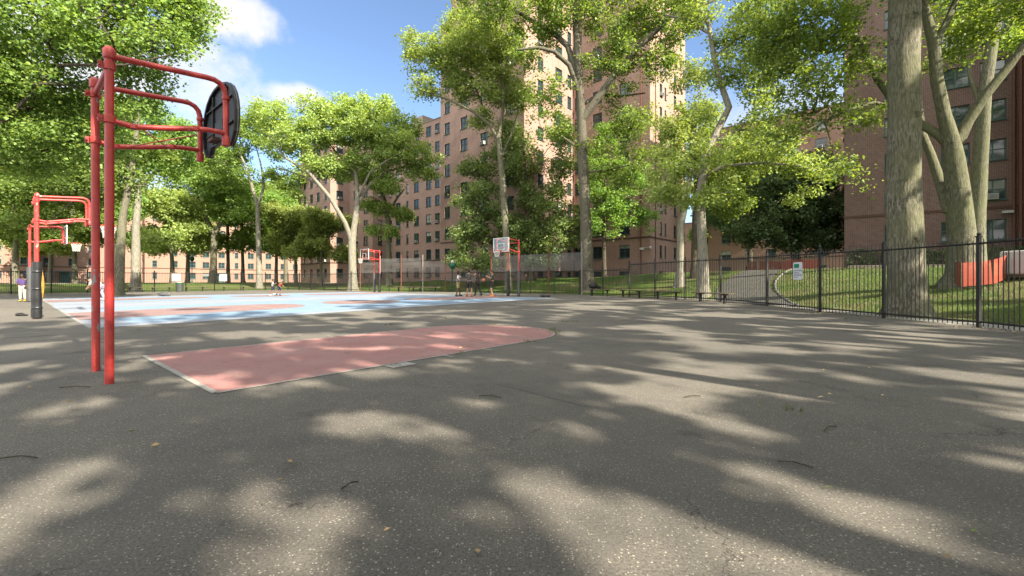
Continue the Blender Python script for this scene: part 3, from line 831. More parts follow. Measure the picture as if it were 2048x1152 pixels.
def build_trees():
    # broad trunk right behind the fence
    Y = 15.0; b = base_at(1815, Y)
    t1 = make_tree('tree', 'broad straight grey trunk right behind the iron fence with its roots at the railings', b,
        [(b[0], Y, b[2] - .2, .56), (b[0], Y, b[2] + 0.5, .52), (b[0] - .02, Y, b[2] + 1.4, .49)] + PL([(1807, 400, .465), (1808, 200, .45), (1808, 60, .435), (1810, -60, .42), (1806, -260, .34), (1800, -420, .2)], Y),
        [PL([(1810, -90, .3), (1700, -170, .2, -1), (1580, -240, .1, -2)], Y), PL([(1810, -120, .3), (1930, -220, .2, 1), (2060, -280, .1, 2)], Y), PL([(1808, -80, .26), (1800, -200, .2, -3), (1780, -300, .1, -6)], Y)],
        LB([(1600, -260, 3.2, 3.2, 2), (1800, -420, 4, 4, 2.5), (2040, -300, 3, 3.5, 2), (1780, -300, 3, 3, 2, -5), (1900, -330, 3, 3, 2, 4)], Y),
        M['leaf_green'], M['bark_big'], 130, 55, .2, .65, seed=3, flare=(1.0, .5), sides=36)
    # old branch scars on the side towards the playground
    for pz, side, q, rr in ((10.05, -.10, .20, .43), (6.75, -.20, .15, .44), (8.3, .16, .10, .43), (4.1, .12, .11, .455), (2.6, -.18, .12, .47)):
        dv = Vector((-b[0], -15.0, 0)).normalized(); sd = Vector((-dv.y, dv.x, 0)); k = MB()
        c = Vector((b[0] - .06, 15.0, pz)) + dv * (rr - .05) - sd * side
        k.tube([c + sd * (q * math.cos(2 * PI * i / 18)) + Vector((0, 0, q * .62 * math.sin(2 * PI * i / 18))) for i in range(19)], [.035 + .012 * math.sin(i * 2.3) for i in range(19)], 6, False)
        k.ball(tuple(c), q * .75, 10, (.35, .35, .6)); k.build('branch_scar', M['bark_big'], t1, smooth=True)
    # forked trunk behind it
    Y = 18.5; b = base_at(1930, Y)
    make_tree('tree', 'forked mossy trunk before the dark brick building, orange mesh round its foot', b,
        [(b[0], Y, b[2] - .2, .66), (b[0], Y, b[2] + .5, .58)] + PL([(1924, 480, 0.451), (1917, 400, 0.409), (1908, 320, 0.363), (1903, 285, 0.304), (1888, 230, 0.234), (1874, 160, 0.211), (1868, 90, 0.193), (1850, 20, 0.146), (1838, -60, 0.105)], Y),
        [PL([(1868, 88, 0.152), (1893, 45, 0.129), (1912, 0, 0.111), (1930, -90, 0.058)], Y),
         PL([(1910, 300, 0.234), (1936, 243, 0.187, -.2), (1975, 185, 0.169, -.5), (2020, 130, 0.146, -.8), (2070, 60, 0.117, -1.2), (2150, -30, 0.058, -1.5)], Y),
         PL([(1905, 300, 0.211), (1880, 272, 0.175, .2), (1845, 250, 0.158, .5), (1800, 220, 0.140, 1.0), (1755, 160, 0.129, 1.5), (1725, 95, 0.117, 1.6), (1680, 40, 0.100, 1.8), (1620, 5, 0.058, 2)], Y),
         PL([(1800, 220, 0.117, 1.0), (1750, 205, 0.076, 1), (1690, 222, 0.058, .8), (1620, 258, 0.041, .5), (1545, 292, 0.023, .2)], Y),
         PL([(1905, 440, 0.234), (1885, 380, 0.193, .6), (1862, 310, 0.163, 1.2), (1846, 270, 0.140, 1.6), (1832, 170, 0.117, 2.4), (1825, 40, 0.088, 3)], Y)],
        LB([(1680, 60, 1.4, 1.8, 1.0, 2), (1560, 110, 1.4, 1.6, 1.0, 1.5), (1650, 230, 1.2, 1.5, .8, 1), (1720, 230, .8, 1.1, .8, 1.2), (1580, 60, 1.6, 1.8, 1.1, 1), (1600, 170, 1.7, 2.2, 1.1, 1), (1640, 60, 1.8, 2.2, 1.2, 1.5), (1560, 250, 1.0, 1.4, .7, .5), (1690, 330, .9, 1.2, .8, 1), (1730, 120, 1.0, 1.4, .8, 1), (1970, 40, 1.3, 1.8, .9, .5), (1900, 120, .7, 1.2, .7, 2), (2040, 10, 1.2, 1.5, .8), (1560, 20, 1.6, 2, 1.4, 1), (1880, -80, 2.5, 3, 1.4), (2120, -60, 2, 2, 1.4, -1.5), (1840, -140, 3, 3, 1.5)], Y),
        M['leaf_green'], M['bark_moss'], 330, 36, .17, .42, seed=5, flare=(1.0, .5), sides=30)
    Y = 24.5; b = base_at(1952, Y)
    make_tree('tree', 'slimmer grey trunk leaning right just behind the forked mossy trunk', b,
        root_pts(b, [(1955, 420, 0.340), (1962, 300, 0.313), (1970, 180, 0.286), (1988, 60, 0.258), (2000, -60, 0.204), (2010, -200, 0.102)], Y, .42),
        [PL([(1966, 230, 0.136), (1940, 150, 0.102, .5), (1930, 60, 0.068, 1)], Y)],
        LB([(1990, -80, 4, 4, 2), (2060, 60, 2, 2, 1.3, 1), (1930, 30, 1.6, 2, 1.2, 1.5), (1900, -120, 3, 3, 2)], Y), M['leaf_green'], M['bark_moss'], 110, 45, .2, .5, seed=8)
    # tall tree before the tower
    Y = 38.5; b = base_at(1176, Y)
    make_tree('tree', 'tall straight tree before the brick tower, long right limb arching', b,
        root_pts(b, [(1174, 540, .55), (1171, 430, .48), (1165, 320, .44), (1162, 230, .40), (1158, 150, .34), (1154, 80, .32), (1150, -20, .24), (1146, -90, .1)], Y, .66),
        [PL([(1163, 240, .36), (1200, 190, .31, -.5), (1245, 128, .27, -1), (1300, 72, .22, -1.5), (1350, 28, .18, -2), (1392, 16, .14, -2), (1430, 0, .08, -2)], Y),
         PL([(1158, 160, .28), (1135, 92, .25, .5), (1105, 65, .22, 1), (1065, 42, .18, 1.2), (1020, 14, .14, 1.4), (970, 8, .08, 1.6)], Y),
         PL([(1160, 190, .22), (1138, 130, .2, -.5), (1108, 103, .17, -1), (1075, 95, .14, -1.4), (1035, 100, .08, -1.8)], Y),
         PL([(1164, 210, .18), (1200, 188, .14, 1), (1240, 193, .1, 1.6), (1290, 186, .06, 2)], Y),
         PL([(1167, 345, .14), (1210, 340, .10, .5), (1260, 330, .05, .8)], Y),
         PL([(1163, 300, .12), (1120, 270, .08, .4), (1085, 260, .04, .8)], Y)],
        LB([(1040, 10, 4.2, 3.5, 2.6), (975, 0, 2.6, 3, 1.6), (1180, -50, 4, 4, 2.2), (1240, 30, 3.6, 3.5, 2.2), (1330, 0, 4, 3.5, 2.0, -1.5), (1390, -20, 2.5, 3, 1.5), (1240, 110, 2.2, 2.2, 1.5, -.5), (1300, 130, 2.4, 2.4, 1.5), (1270, 75, 2.8, 2.8, 1.7), (1360, 60, 2.4, 2.6, 1.4, -1.5), (1200, 130, 1.8, 2, 1.3), (1130, 20, 2.6, 2.8, 1.6), (1230, 190, 1.6, 1.8, 1.1, 1), (1280, 235, 1.7, 2, 1.3, 1.5), (1100, 60, 2, 2.5, 1.2), (1050, 110, 1.6, 2, 1), (1100, 250, 2.0, 2.2, 1.5, .8), (1090, 170, 2.0, 2.2, 1.5, .5), (1250, 250, 1.8, 2, 1.4, .6), (1185, 300, 1.4, 1.8, 1.2, 1.2), (1225, 345, 1.8, 2, 1.4, .6), (1265, 300, 1.5, 1.6, 1.2, .6)], Y),
        M['leaf_green'], M['bark_mid'], 420, 40, .25, .62, seed=11)
    # light crown left of it
    Y = 44.0; b = base_at(1018, Y)
    make_tree('tree', 'slender tree with pale lime crown leaning left over the roof line of the tower', b,
        root_pts(b, [(1014, 500, 0.344), (1006, 370, 0.312), (999, 300, 0.279), (997, 272, 0.246)], Y, 0.43),
        [PL([(998, 285, 0.180), (980, 250, 0.164, -.5), (948, 224, 0.139, -1), (900, 200, 0.098, -1.5), (850, 184, 0.066, -2), (815, 150, 0.041, -2)], Y),
         PL([(998, 275, 0.180), (1004, 235, 0.156), (1008, 180, 0.131), (998, 120, 0.098), (985, 70, 0.066)], Y),
         PL([(997, 285, 0.148), (975, 240, 0.123, .8), (955, 185, 0.098, 1.4), (930, 130, 0.066, 2)], Y),
         PL([(1000, 320, 0.115), (1022, 270, 0.098, .5), (1040, 210, 0.066, 1)], Y)],
        LB([(930, 110, 3.8, 3.8, 2.3), (985, 90, 3.4, 3.4, 2.6), (870, 120, 2.6, 2.4, 1.4, -1.5), (835, 85, 1.5, 1.8, 1.0, -2), (850, 170, 1.6, 1.8, .9, -1.5), (1000, 170, 2.6, 2.6, 2), (920, 180, 2.3, 2.3, 1.3, 1), (1035, 190, 1.8, 2, 1.6, 1), (960, 235, 1.3, 1.5, 1, .5), (940, 50, 2.6, 2.6, 1.6)], Y),
        M['leaf_lime'], M['bark_grey'], 330, 42, .25, .6, seed=13, flat=.5)
    # dense tree under it
    Y = 49.0; b = base_at(1062, Y)
    make_tree('tree', 'dense olive tree with low drooping crown right behind the clear backboard', b,
        root_pts(b, [(1062, 520, .3), (1058, 440, .26), (1050, 340, .2), (1046, 270, .1)], Y, .4),
        [PL([(1060, 480, .14), (1010, 430, .1, -1), (960, 410, .06, -2)], Y), PL([(1058, 440, .14), (1095, 400, .1, 1), (1130, 380, .05, 1)], Y), PL([(1055, 400, .12), (1020, 340, .1, 1), (990, 310, .05, 1)], Y)],
        LB([(955, 400, 3.0, 3.2, 2.0, -1), (1035, 320, 3.2, 3.2, 2.6), (1090, 400, 3.0, 3, 2.6), (1000, 460, 3.2, 3.2, 2.1), (940, 470, 2.4, 2.8, 1.8, -1), (1050, 470, 3, 3, 2), (1110, 470, 2.4, 2.4, 2), (1130, 270, 1.8, 2, 1.4), (920, 520, 1.6, 1.8, 1.1, -1), (1140, 440, 2, 2.2, 1.8), (1080, 520, 2, 2, 1.2), (970, 525, 1.7, 1.8, 1.0, -1.5), (1010, 270, 2.2, 2.2, 1.5), (960, 340, 2.2, 2.2, 1.6), (1120, 330, 1.6, 1.8, 1.4)], Y),
        M['leaf_olive'], M['bark_dark'], 420, 46, .27, .62, seed=17)
    Y = 47.0; b = base_at(1208, Y)
    make_tree('tree', 'small green tree between the tall straight trunk and the red brick corner', b,
        root_pts(b, [(1208, 500, .2), (1206, 420, .17), (1212, 340, .1)], Y, .28), [],
        LB([(1270, 350, 1.8, 2, 1.5), (1285, 430, 1.3, 1.5, 1.2), (1215, 270, 1.6, 1.8, 1.3), (1205, 330, 2.2, 2.2, 1.8), (1235, 400, 2.0, 2.2, 1.6), (1205, 440, 1.9, 2, 1.8), (1250, 430, 1.5, 1.6, 1.2), (1190, 380, 1.6, 2, 1.5)], Y),
        M['leaf_green'], M['bark_dark'], 170, 40, .25, .5, seed=19)
    # sunlit tree right of the tower
    Y = 27.6; b = base_at(1406, Y)
    make_tree('tree', 'tree with crooked trunk and bright sunlit leaves standing behind the last two benches', b,
        root_pts(b, [(1406, 520, 0.306), (1402, 430, 0.281), (1403, 370, 0.264), (1412, 310, 0.238), (1437, 257, 0.204), (1458, 215, 0.187), (1446, 180, 0.170), (1428, 117, 0.153), (1418, 50, 0.128), (1396, 12, 0.102), (1390, -60, 0.060)], Y, 0.39),
        [PL([(1404, 350, 0.136), (1450, 332, 0.111, -.5), (1520, 325, 0.085, -1), (1590, 330, 0.060, -1.4), (1650, 345, 0.034, -1.6)], Y),
         PL([(1404, 360, 0.119), (1370, 330, 0.085, .6), (1330, 330, 0.060, 1), (1300, 350, 0.034, 1.2)], Y),
         PL([(1425, 285, 0.111), (1480, 260, 0.085, .4), (1540, 255, 0.051, .8)], Y),
         PL([(1420, 70, 0.102), (1380, 40, 0.085, .5), (1330, 30, 0.051, 1)], Y),
         PL([(1427, 115, 0.102), (1470, 80, 0.085, -.6), (1520, 60, 0.051, -1)], Y)],
        LB([(1340, 330, 1.7, 1.8, 1.1, .8), (1310, 385, 1.1, 1.2, .7, 1), (1450, 315, 1.8, 1.8, 1.2, -.4), (1540, 300, 1.9, 2, 1.1, -1), (1630, 330, 1.5, 1.6, .8, -1.4), (1500, 260, 1.5, 1.6, .8, .6), (1600, 390, .9, 1, .4, -1), (1440, 385, 1.2, 1.4, .8), (1380, 400, 1.0, 1.2, .7), (1480, 60, 1.7, 1.8, 1.1, -.6), (1530, 90, 1.6, 1.6, 1.3, -.8), (1390, 30, 1.3, 1.6, .9, .4), (1540, 20, 1.8, 2, 1.2, -1), (1440, 150, .9, 1.1, .8), (1500, 160, 1.0, 1.1, .7, -.5), (1400, 230, .8, 1.0, .7), (1480, 120, 1.5, 1.6, 1.1, -.5), (1550, 130, 1.4, 1.6, 1.0, -1), (1530, 200, 1.1, 1.3, .8, -.8), (1400, -70, 3, 3, 1.5), (1500, -80, 3, 3, 1.5)], Y),
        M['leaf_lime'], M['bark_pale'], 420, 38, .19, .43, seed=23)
    Y = 34.0; b = base_at(1359, Y)
    make_tree('tree', 'leaning pale trunk between the brick tower and the crooked sunlit tree', b,
        root_pts(b, [(1360, 540, .28), (1362, 450, .25), (1374, 390, .22), (1386, 320, .17), (1390, 230, .1)], Y, .44), [],
        LB([(1370, 300, 2, 2, 1.4), (1345, 250, 1.7, 1.8, 1.2), (1400, 220, 1.6, 1.6, 1.2), (1340, 380, 1.4, 1.4, .9), (1380, 150, 1.2, 1.4, 1)], Y),
        M['leaf_lime'], M['bark_pale'], 130, 36, .21, .5, seed=27)
    Y = 37.0; b = base_at(1388, Y)
    make_tree('tree', 'dark thin trunk half hidden behind the crooked sunlit tree', b,
        root_pts(b, [(1388, 520, .24), (1390, 430, .22), (1393, 330, .17), (1400, 240, .08)], Y, .34), [],
        LB([(1420, 330, 2, 2, 1.5), (1450, 400, 1.8, 1.8, 1.2), (1400, 260, 1.6, 1.6, 1.3), (1480, 350, 1.6, 1.8, 1.3)], Y), M['leaf_green'], M['bark_dark'], 120, 38, .23, .5, seed=29)
    # dark shaded trees before the right building
    Y = 42.0; b = base_at(1592, Y)
    make_tree('tree', 'dense dark tree with low crown beside the left edge of the dark brick building', b,
        root_pts(b, [(1592, 500, .34), (1590, 420, .28), (1588, 330, .15)], Y, .46), [],
        LB([(1560, 430, 3.3, 3.3, 1.9), (1640, 420, 2.9, 3, 2.1), (1510, 460, 2.4, 2.6, 1.3), (1590, 350, 3.0, 3, 2.2), (1650, 350, 2.0, 2.2, 1.6), (1530, 380, 2.4, 2.6, 1.6), (1600, 480, 3.2, 2.6, 1.1), (1665, 470, 1.6, 1.8, 1.2)], Y),
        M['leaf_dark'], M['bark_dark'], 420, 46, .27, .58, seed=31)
    Y = 56.0; b = base_at(1500, Y)
    make_tree('tree', 'mid green tree over the curving path, behind the crooked sunlit trunk', b,
        root_pts(b, [(1500, 500, .3), (1500, 420, .25), (1495, 330, .1)], Y, .42), [],
        LB([(1500, 380, 3.6, 3.5, 2.6), (1440, 420, 3, 3, 1.8), (1550, 340, 3, 3, 2.4), (1480, 450, 2.6, 2.6, 1.5), (1540, 440, 2.6, 2.6, 1.8), (1500, 310, 2.6, 2.6, 1.6)], Y),
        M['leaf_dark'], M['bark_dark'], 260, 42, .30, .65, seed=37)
    # the big forked tree left of the tower
    Y = 50.5; b = base_at(705, Y)
    make_tree('tree', 'big forked tree with pale limbs and wide lime crown behind the pale far hoop', b,
        root_pts(b, [(705, 540, 0.464), (704, 485, 0.424), (708, 455, 0.336), (715, 405, 0.288), (713, 360, 0.240), (708, 310, 0.160), (702, 260, 0.080)], Y, 0.59),
        [PL([(703, 480, 0.288), (690, 445, 0.256, -.6), (660, 395, 0.216, -1.4), (618, 345, 0.176, -2.2), (570, 315, 0.128, -2.8), (535, 265, 0.080, -3)], Y),
         PL([(640, 370, 0.128, -1.8), (600, 350, 0.096, -1.2), (555, 335, 0.048, -.8)], Y),
         PL([(715, 405, 0.208), (742, 366, 0.176, .8), (775, 342, 0.136, 1.6), (815, 332, 0.096, 2.4), (855, 335, 0.048, 3)], Y),
         PL([(716, 395, 0.160), (740, 345, 0.120, -1), (775, 320, 0.080, -2), (810, 300, 0.048, -3)], Y),
         PL([(713, 360, 0.160), (692, 325, 0.120, 1), (660, 290, 0.064, 2)], Y)],
        LB([(700, 255, 4.6, 4.2, 2.2), (775, 260, 4.0, 4, 2.2), (635, 270, 3.6, 3.6, 2.0), (830, 320, 3.2, 3, 1.5, 2), (575, 275, 2.7, 3, 1.7, -2.5), (630, 330, 2.4, 2.6, 1.1, -1), (745, 320, 2.8, 3, 1.4), (850, 350, 1.7, 2, .8, 2), (700, 225, 3.8, 3.6, 1.6), (640, 225, 2.5, 2.5, 1.4), (760, 225, 2.6, 2.6, 1.5), (540, 230, 2.0, 2.2, 1.5, -3), (600, 390, 1.2, 1.4, .6), (660, 345, 1.8, 2, 1.1), (690, 330, 2.2, 2.4, 1.0), (780, 365, 1.8, 2, .8, 1.5), (800, 290, 2.6, 2.6, 1.4, -2)], Y),
        M['leaf_lime'], M['bark_pale'], 460, 46, .29, .66, seed=41, flat=.48)
    Y = 57.0; b = base_at(778, Y)
    make_tree('tree', 'small tree with twisted trunk in front of the lower brick wing', b,
        root_pts(b, [(777, 500, .34), (776, 440, .30), (768, 398, .24), (752, 355, .15), (745, 320, .08)], Y, .46),
        [PL([(774, 430, .18), (795, 395, .14, .5), (815, 370, .08, 1)], Y)],
        LB([(775, 420, 2.3, 2.2, .8), (740, 412, 1.4, 1.6, .7), (810, 430, 1.5, 1.6, .7), (770, 462, 1.8, 1.8, .7), (745, 460, 1, 1.2, .5), (770, 370, 2, 2, 1), (735, 350, 2, 2, 1.2)], Y),
        M['leaf_lime'], M['bark_grey'], 130, 44, .28, .5, seed=43)
    Y = 56.0; b = base_at(519, Y)
    make_tree('tree', 'almost white trunk forking high, left of the big forked tree', b,
        root_pts(b, [(518, 520, .32), (516, 440, .28), (515, 412, .24), (504, 372, .18), (490, 330, .13), (470, 285, .07)], Y, .42),
        [PL([(516, 412, .2), (528, 372, .15, .5), (522, 330, .1, 1), (510, 285, .06, 1)], Y)],
        LB([(500, 265, 3.0, 3, 2.0), (550, 290, 2.0, 2, 1.5), (455, 300, 2.6, 2.8, 1.9), (480, 235, 2.2, 2.4, 1.5), (530, 230, 2.0, 2, 1.5), (425, 330, 2, 2, 1.4), (500, 350, 1.6, 1.8, 1.0), (560, 350, 1.5, 1.6, 1.0)], Y),
        M['leaf_green'], M['bark_pale'], 150, 40, .28, .6, seed=47)
    Y = 44.5; b = base_at(272, Y)
    make_tree('tree', 'pale trunk behind the left fence, just right of the near red posts', b,
        root_pts(b, [(272, 540, .38), (272, 460, .33), (277, 380, .27), (288, 340, .2), (300, 290, .1)], Y, .5),
        [PL([(277, 385, .18), (305, 350, .13, 1), (345, 325, .07, 2)], Y), PL([(276, 400, .14), (250, 350, .1, -.5), (220, 320, .06, -1)], Y)],
        LB([(285, 300, 3, 3, 1.9), (340, 310, 2.6, 2.6, 1.4, 1.5), (225, 330, 2.5, 2.6, 1.6), (300, 240, 2.6, 2.6, 1.5), (240, 270, 2.4, 2.4, 1.4), (360, 270, 2, 2, 1.3), (255, 390, 1.2, 1.4, .6)], Y),
        M['leaf_green'], M['bark_pale'], 260, 40, .26, .6, seed=53)
    Y = 63.0; b = base_at(426, Y)
    make_tree('tree', 'forked brown trunk under a wide green crown, left of the almost white trunk', b,
        root_pts(b, [(427, 530, .44), (428, 470, .38), (412, 435, .28), (396, 395, .18), (385, 340, .08)], Y, .62),
        [PL([(428, 475, .3), (448, 430, .24, .5), (470, 400, .15, 1), (490, 380, .08, 1)], Y)],
        LB([(390, 350, 4, 4, 2.2), (450, 370, 4, 4, 2.2), (360, 400, 3.4, 3.4, 1.7), (480, 420, 3, 3, 1.5), (410, 300, 3.6, 3.6, 1.9), (380, 440, 2.6, 2.6, 1.1), (445, 320, 3, 3, 1.8), (350, 340, 3, 3, 1.8)], Y),
        M['leaf_green'], M['bark_grey'], 330, 40, .32, .75, seed=59)
    # near tree reaching in from beyond the left frame edge
    Y = 19.5; b = (-26.5, 19.0, tz(-26.5, 19.0))
    make_tree('tree', 'big tree beyond the left edge whose leafy boughs hang over the near red hoop', b,
        [(b[0], Y, b[2] - .1, .6), (-26.3, Y, 3.0, .48), (-26.0, Y, 6.5, .42), (-25.6, Y, 10, .32), (-25.2, Y, 14, .2), (-25, Y, 17, .1)],
        [PL([(-150, 330, 0.120), (0, 250, 0.090, 0), (120, 130, 0.065, -.5), (250, 130, 0.045, -.8), (340, 110, 0.025, -1)], Y),
         PL([(-150, 360, 0.090), (0, 330, 0.070, 1.5), (120, 290, 0.050, 2.5), (230, 250, 0.030, 3)], Y)],
        LB([(60, 60, 2.3, 2.6, 1.5), (190, 40, 2.2, 2.6, 1.4), (310, 20, 2.0, 2.4, 1.2, 1), (390, 20, 1.1, 1.6, .8, 2), (100, 190, 2.3, 2.6, 1.3, 1), (240, 130, 1.7, 2.2, .9, .5), (330, 80, 1.2, 1.6, .7), (20, 300, 2.2, 2.6, 1.1, 1.5), (160, 270, 2.0, 2.4, 1.0, 2), (-40, 150, 2.5, 3, 2.2), (250, -90, 3, 3, 1.5), (60, -120, 4, 4, 2), (410, 60, .6, .8, .35, 1.5), (270, 205, 1.1, 1.4, .6, 1.5)], Y),
        M['leaf_green'], M['bark_dark'], 640, 46, .175, .46, seed=61, flat=.5)
    Y = 31.0; b = (X_at(196, Y), Y, float(gz(Y)) - .3)
    b = (-29.5, 33.0, float(gz(33)) - .1)
    make_tree('tree', 'shady tree with drooping boughs behind the near red posts, in front of the left lawn', b,
        [(b[0], b[1], b[2] - .1, .36), (-29.4, 33, 3, .28), (-29.2, 33, 6, .24), (-28.6, 33, 9, .2), (-28.2, 33, 12, .16), (-28, 33, 14, .08)],
        [PL([(215, 300, .2), (150, 250, .14, -1), (90, 230, .08, -2)], 33), PL([(225, 330, .16), (290, 290, .12, 1), (350, 280, .07, 1.5)], 33)],
        LB([(190, 290, 3, 3, 1.8), (90, 300, 3, 3, 1.8, -1), (130, 370, 3, 3, 1.3), (40, 380, 2.6, 3, 1.4, -1), (230, 360, 2.2, 2.4, 1.1), (60, 220, 3, 3, 1.8), (200, 220, 2.6, 2.8, 1.4), (100, 440, 2.2, 2.2, .8), (20, 450, 2.2, 2.4, .9, 1), (300, 300, 1.8, 2, 1.0, 1)], 33),
        M['leaf_green'], M['bark_grey'], 400, 44, .23, .58, seed=67)

    # background trees: three kinds, copied
    kinds = []
    for k, (h, cz, rx, rz, lm, bm_, sd) in enumerate([(17, 10.5, 5.2, 5.2, 'leaf_green', 'bark_grey', 71), (14, 9.0, 4.8, 4.4, 'leaf_lime', 'bark_grey', 73), (19, 12.0, 5.4, 6.0, 'leaf_green', 'bark_grey', 79)]):
        rg = np.random.default_rng(sd)
        lobes = [(0, 0, cz + rz * .35, rx * .62, rx * .62, rz * .55)]
        for a in range(14):
            th = a * 2.4; rr = rx * rg.uniform(.35, .95); zz = cz + rz * rg.uniform(-.95, .75); q = rg.uniform(.22, .42)
            lobes.append((rr * math.cos(th), rr * math.sin(th), zz, rx * q, rx * q, rz * q * .7))
        kinds.append(((0, 0, 0), [(0, 0, -.1, .32), (.05, 0, 3, .24), (.2, .1, cz - 2, .2), (.0, .2, cz + 2, .13), (.1, .1, h - 2, .05)], lobes, lm, bm_, sd))
    rg = np.random.default_rng(83); lobes = [(0, 0, 10.5, 5.4, 5.4, 2.2), (1, 1, 10.5, 3.2, 3.2, 1.6), (-1, -1, 10, 1.8, 1.8, 1.2)]
    kinds.append(((0, 0, 0), [(0, 0, -.1, .26), (.05, 0, 3, .2), (.2, .1, 8, .16), (.0, .2, 12, .1), (.1, .1, 14.5, .05)], lobes, 'leaf_green', 'bark_grey', 83))
    lobes = [(0, 0, 19, 5.6, 5.6, 3.4), (1, -1, 19, 3.2, 3.2, 2.4)]
    kinds.append(((0, 0, 0), [(0, 0, -.1, .34), (.05, 0, 5, .26), (.2, .1, 13, .2), (.0, .2, 19, .12), (.1, .1, 23, .06)], lobes, 'leaf_green', 'bark_grey', 89))
    spots = [  # px, Y, kind, scale, rot, label
        (456, 75, 0, 1.15, 1.9, 'green tree just left of the almost white trunk, close to the pink building'),
        (486, 72, 2, 1.0, 2.6, 'green tree with grey trunk directly behind the almost white trunk'),
        (552, 70, 0, .95, 0.9, 'green tree with thin dark trunk right of the almost white trunk'),
        (592, 66, 1, .9, 4.1, 'lime tree in front of the left end of the brown brick wing'),
        (642, 63, 1, .82, 5.0, 'small lime tree at the foot of the brown wing, left of the big forked tree'),
        (150, 62, 2, 1.1, 3.3, 'tall green tree standing on the far lawn behind the padded second hoop'),
        (30, 52, 0, 1.1, 0.0, 'green tree on the far lawn above the child in the purple shirt'),
        (-90, 56, 1, 1.2, 2.2, 'lime tree past the left edge beyond the left fence'),
        (232, 78, 0, 1.2, 5.5, 'green tree at the pink building, left of the pale trunk'),
        (100, 84, 1, 1.25, 1.0, 'lime tree far back before the pink building at the left'),
        (572, 90, 0, 1.45, 2.9, 'tall green tree behind the left corner of the brown brick wing'),
        (375, 82, 1, 1.25, 1.2, 'lime tree close to the pink building, right of the pale trunk by the near posts'),
        (72, 66, 0, 1.25, 4.6, 'green tree on the far lawn between the padded hoop and the lime tree behind'),
        (-20, 46, 2, 1.0, 1.6, 'bushy green tree at the left edge just beyond the left fence'),
        (345, 60, 1, 1.0, 3.1, 'lime tree left of the forked brown trunk, in front of the pink building'),
        (1440, 78, 0, 1.1, .6, 'pale green tree far down the curving path'),
        (1545, 82, 2, 1.1, 4.0, 'green tree far behind the dense dark tree'),
        (1455, 112, 1, 1.0, 2.0, 'lime tree in front of the sunlit far facade'),
    ]
    protos = {}
    def place(k, x, y, z, s, rot, label, group):
        if k not in protos:
            bs, tr, lo, lm, bm_, sd = kinds[k]
            t = make_tree('tree', label, bs, tr, [], lo, M[lm], M[bm_], *((300, 44, .32, .66) if k < 3 else (46, 54, .34, .29)), seed=sd)
            protos[k] = t
        else: t = copy_tree(protos[k])
        t.location = (x, y, z); t.rotation_euler = (0, 0, rot); t.scale = (s, s, s)
        t['label'] = label; t['group'] = group
        return t
    for px, Y, k, s, rot, lab in spots:
        x = X_at(px, Y); place(k, x, Y, tz(x, Y) - .1, s, rot, lab, 'trees on the lawns round the playground')
    # trees to the right of and behind the camera: they stand beyond the frame and shade the asphalt
    for (x, y, k, s, rot) in SHADE:
        place(k, x, y, tz(x, y) - .1, s, rot, 'leafy tree out of the photo behind the viewer that shades the asphalt', 'trees shading the asphalt from outside the photo')

SHADE = [(-7.5, -2.2, 3, 1.0, 4.6), (0.5, -2.4, 3, 1.0, 2.9), (7.0, 1.2, 3, 1.0, 5.6), (4.0, -4.5, 3, .9, 0.5), (14.5, 4.2, 3, 1.0, .4), (22.0, 7.5, 3, 1.05, 3.6),
         (-13.0, -10.0, 3, 1.0, .7), (-4.0, -11.0, 3, 1.0, 5.6), (4.2, -9.5, 3, 1.0, 1.7), (11.5, -5.8, 3, 1.0, 3.0), (18.8, -3.0, 3, 1.0, 1.1), (26.5, 0.5, 3, 1.05, 1.5),
         (0.0, -18.0, 3, 1.0, 4.0), (8.0, -15.5, 3, 1.0, 2.9), (15.5, -13.5, 3, 1.0, 2.0), (22.8, -10.5, 3, 1.05, 5.0),
         (8.5, -4.5, 4, 1.0, 1.4), (17.5, 0.5, 4, 1.0, 1.9), (13.5, 7.0, 4, .95, .9), (24.5, 5.0, 4, 1.05, 5.0), (20.0, -8.0, 4, 1.0, 3.2)]
build_trees()
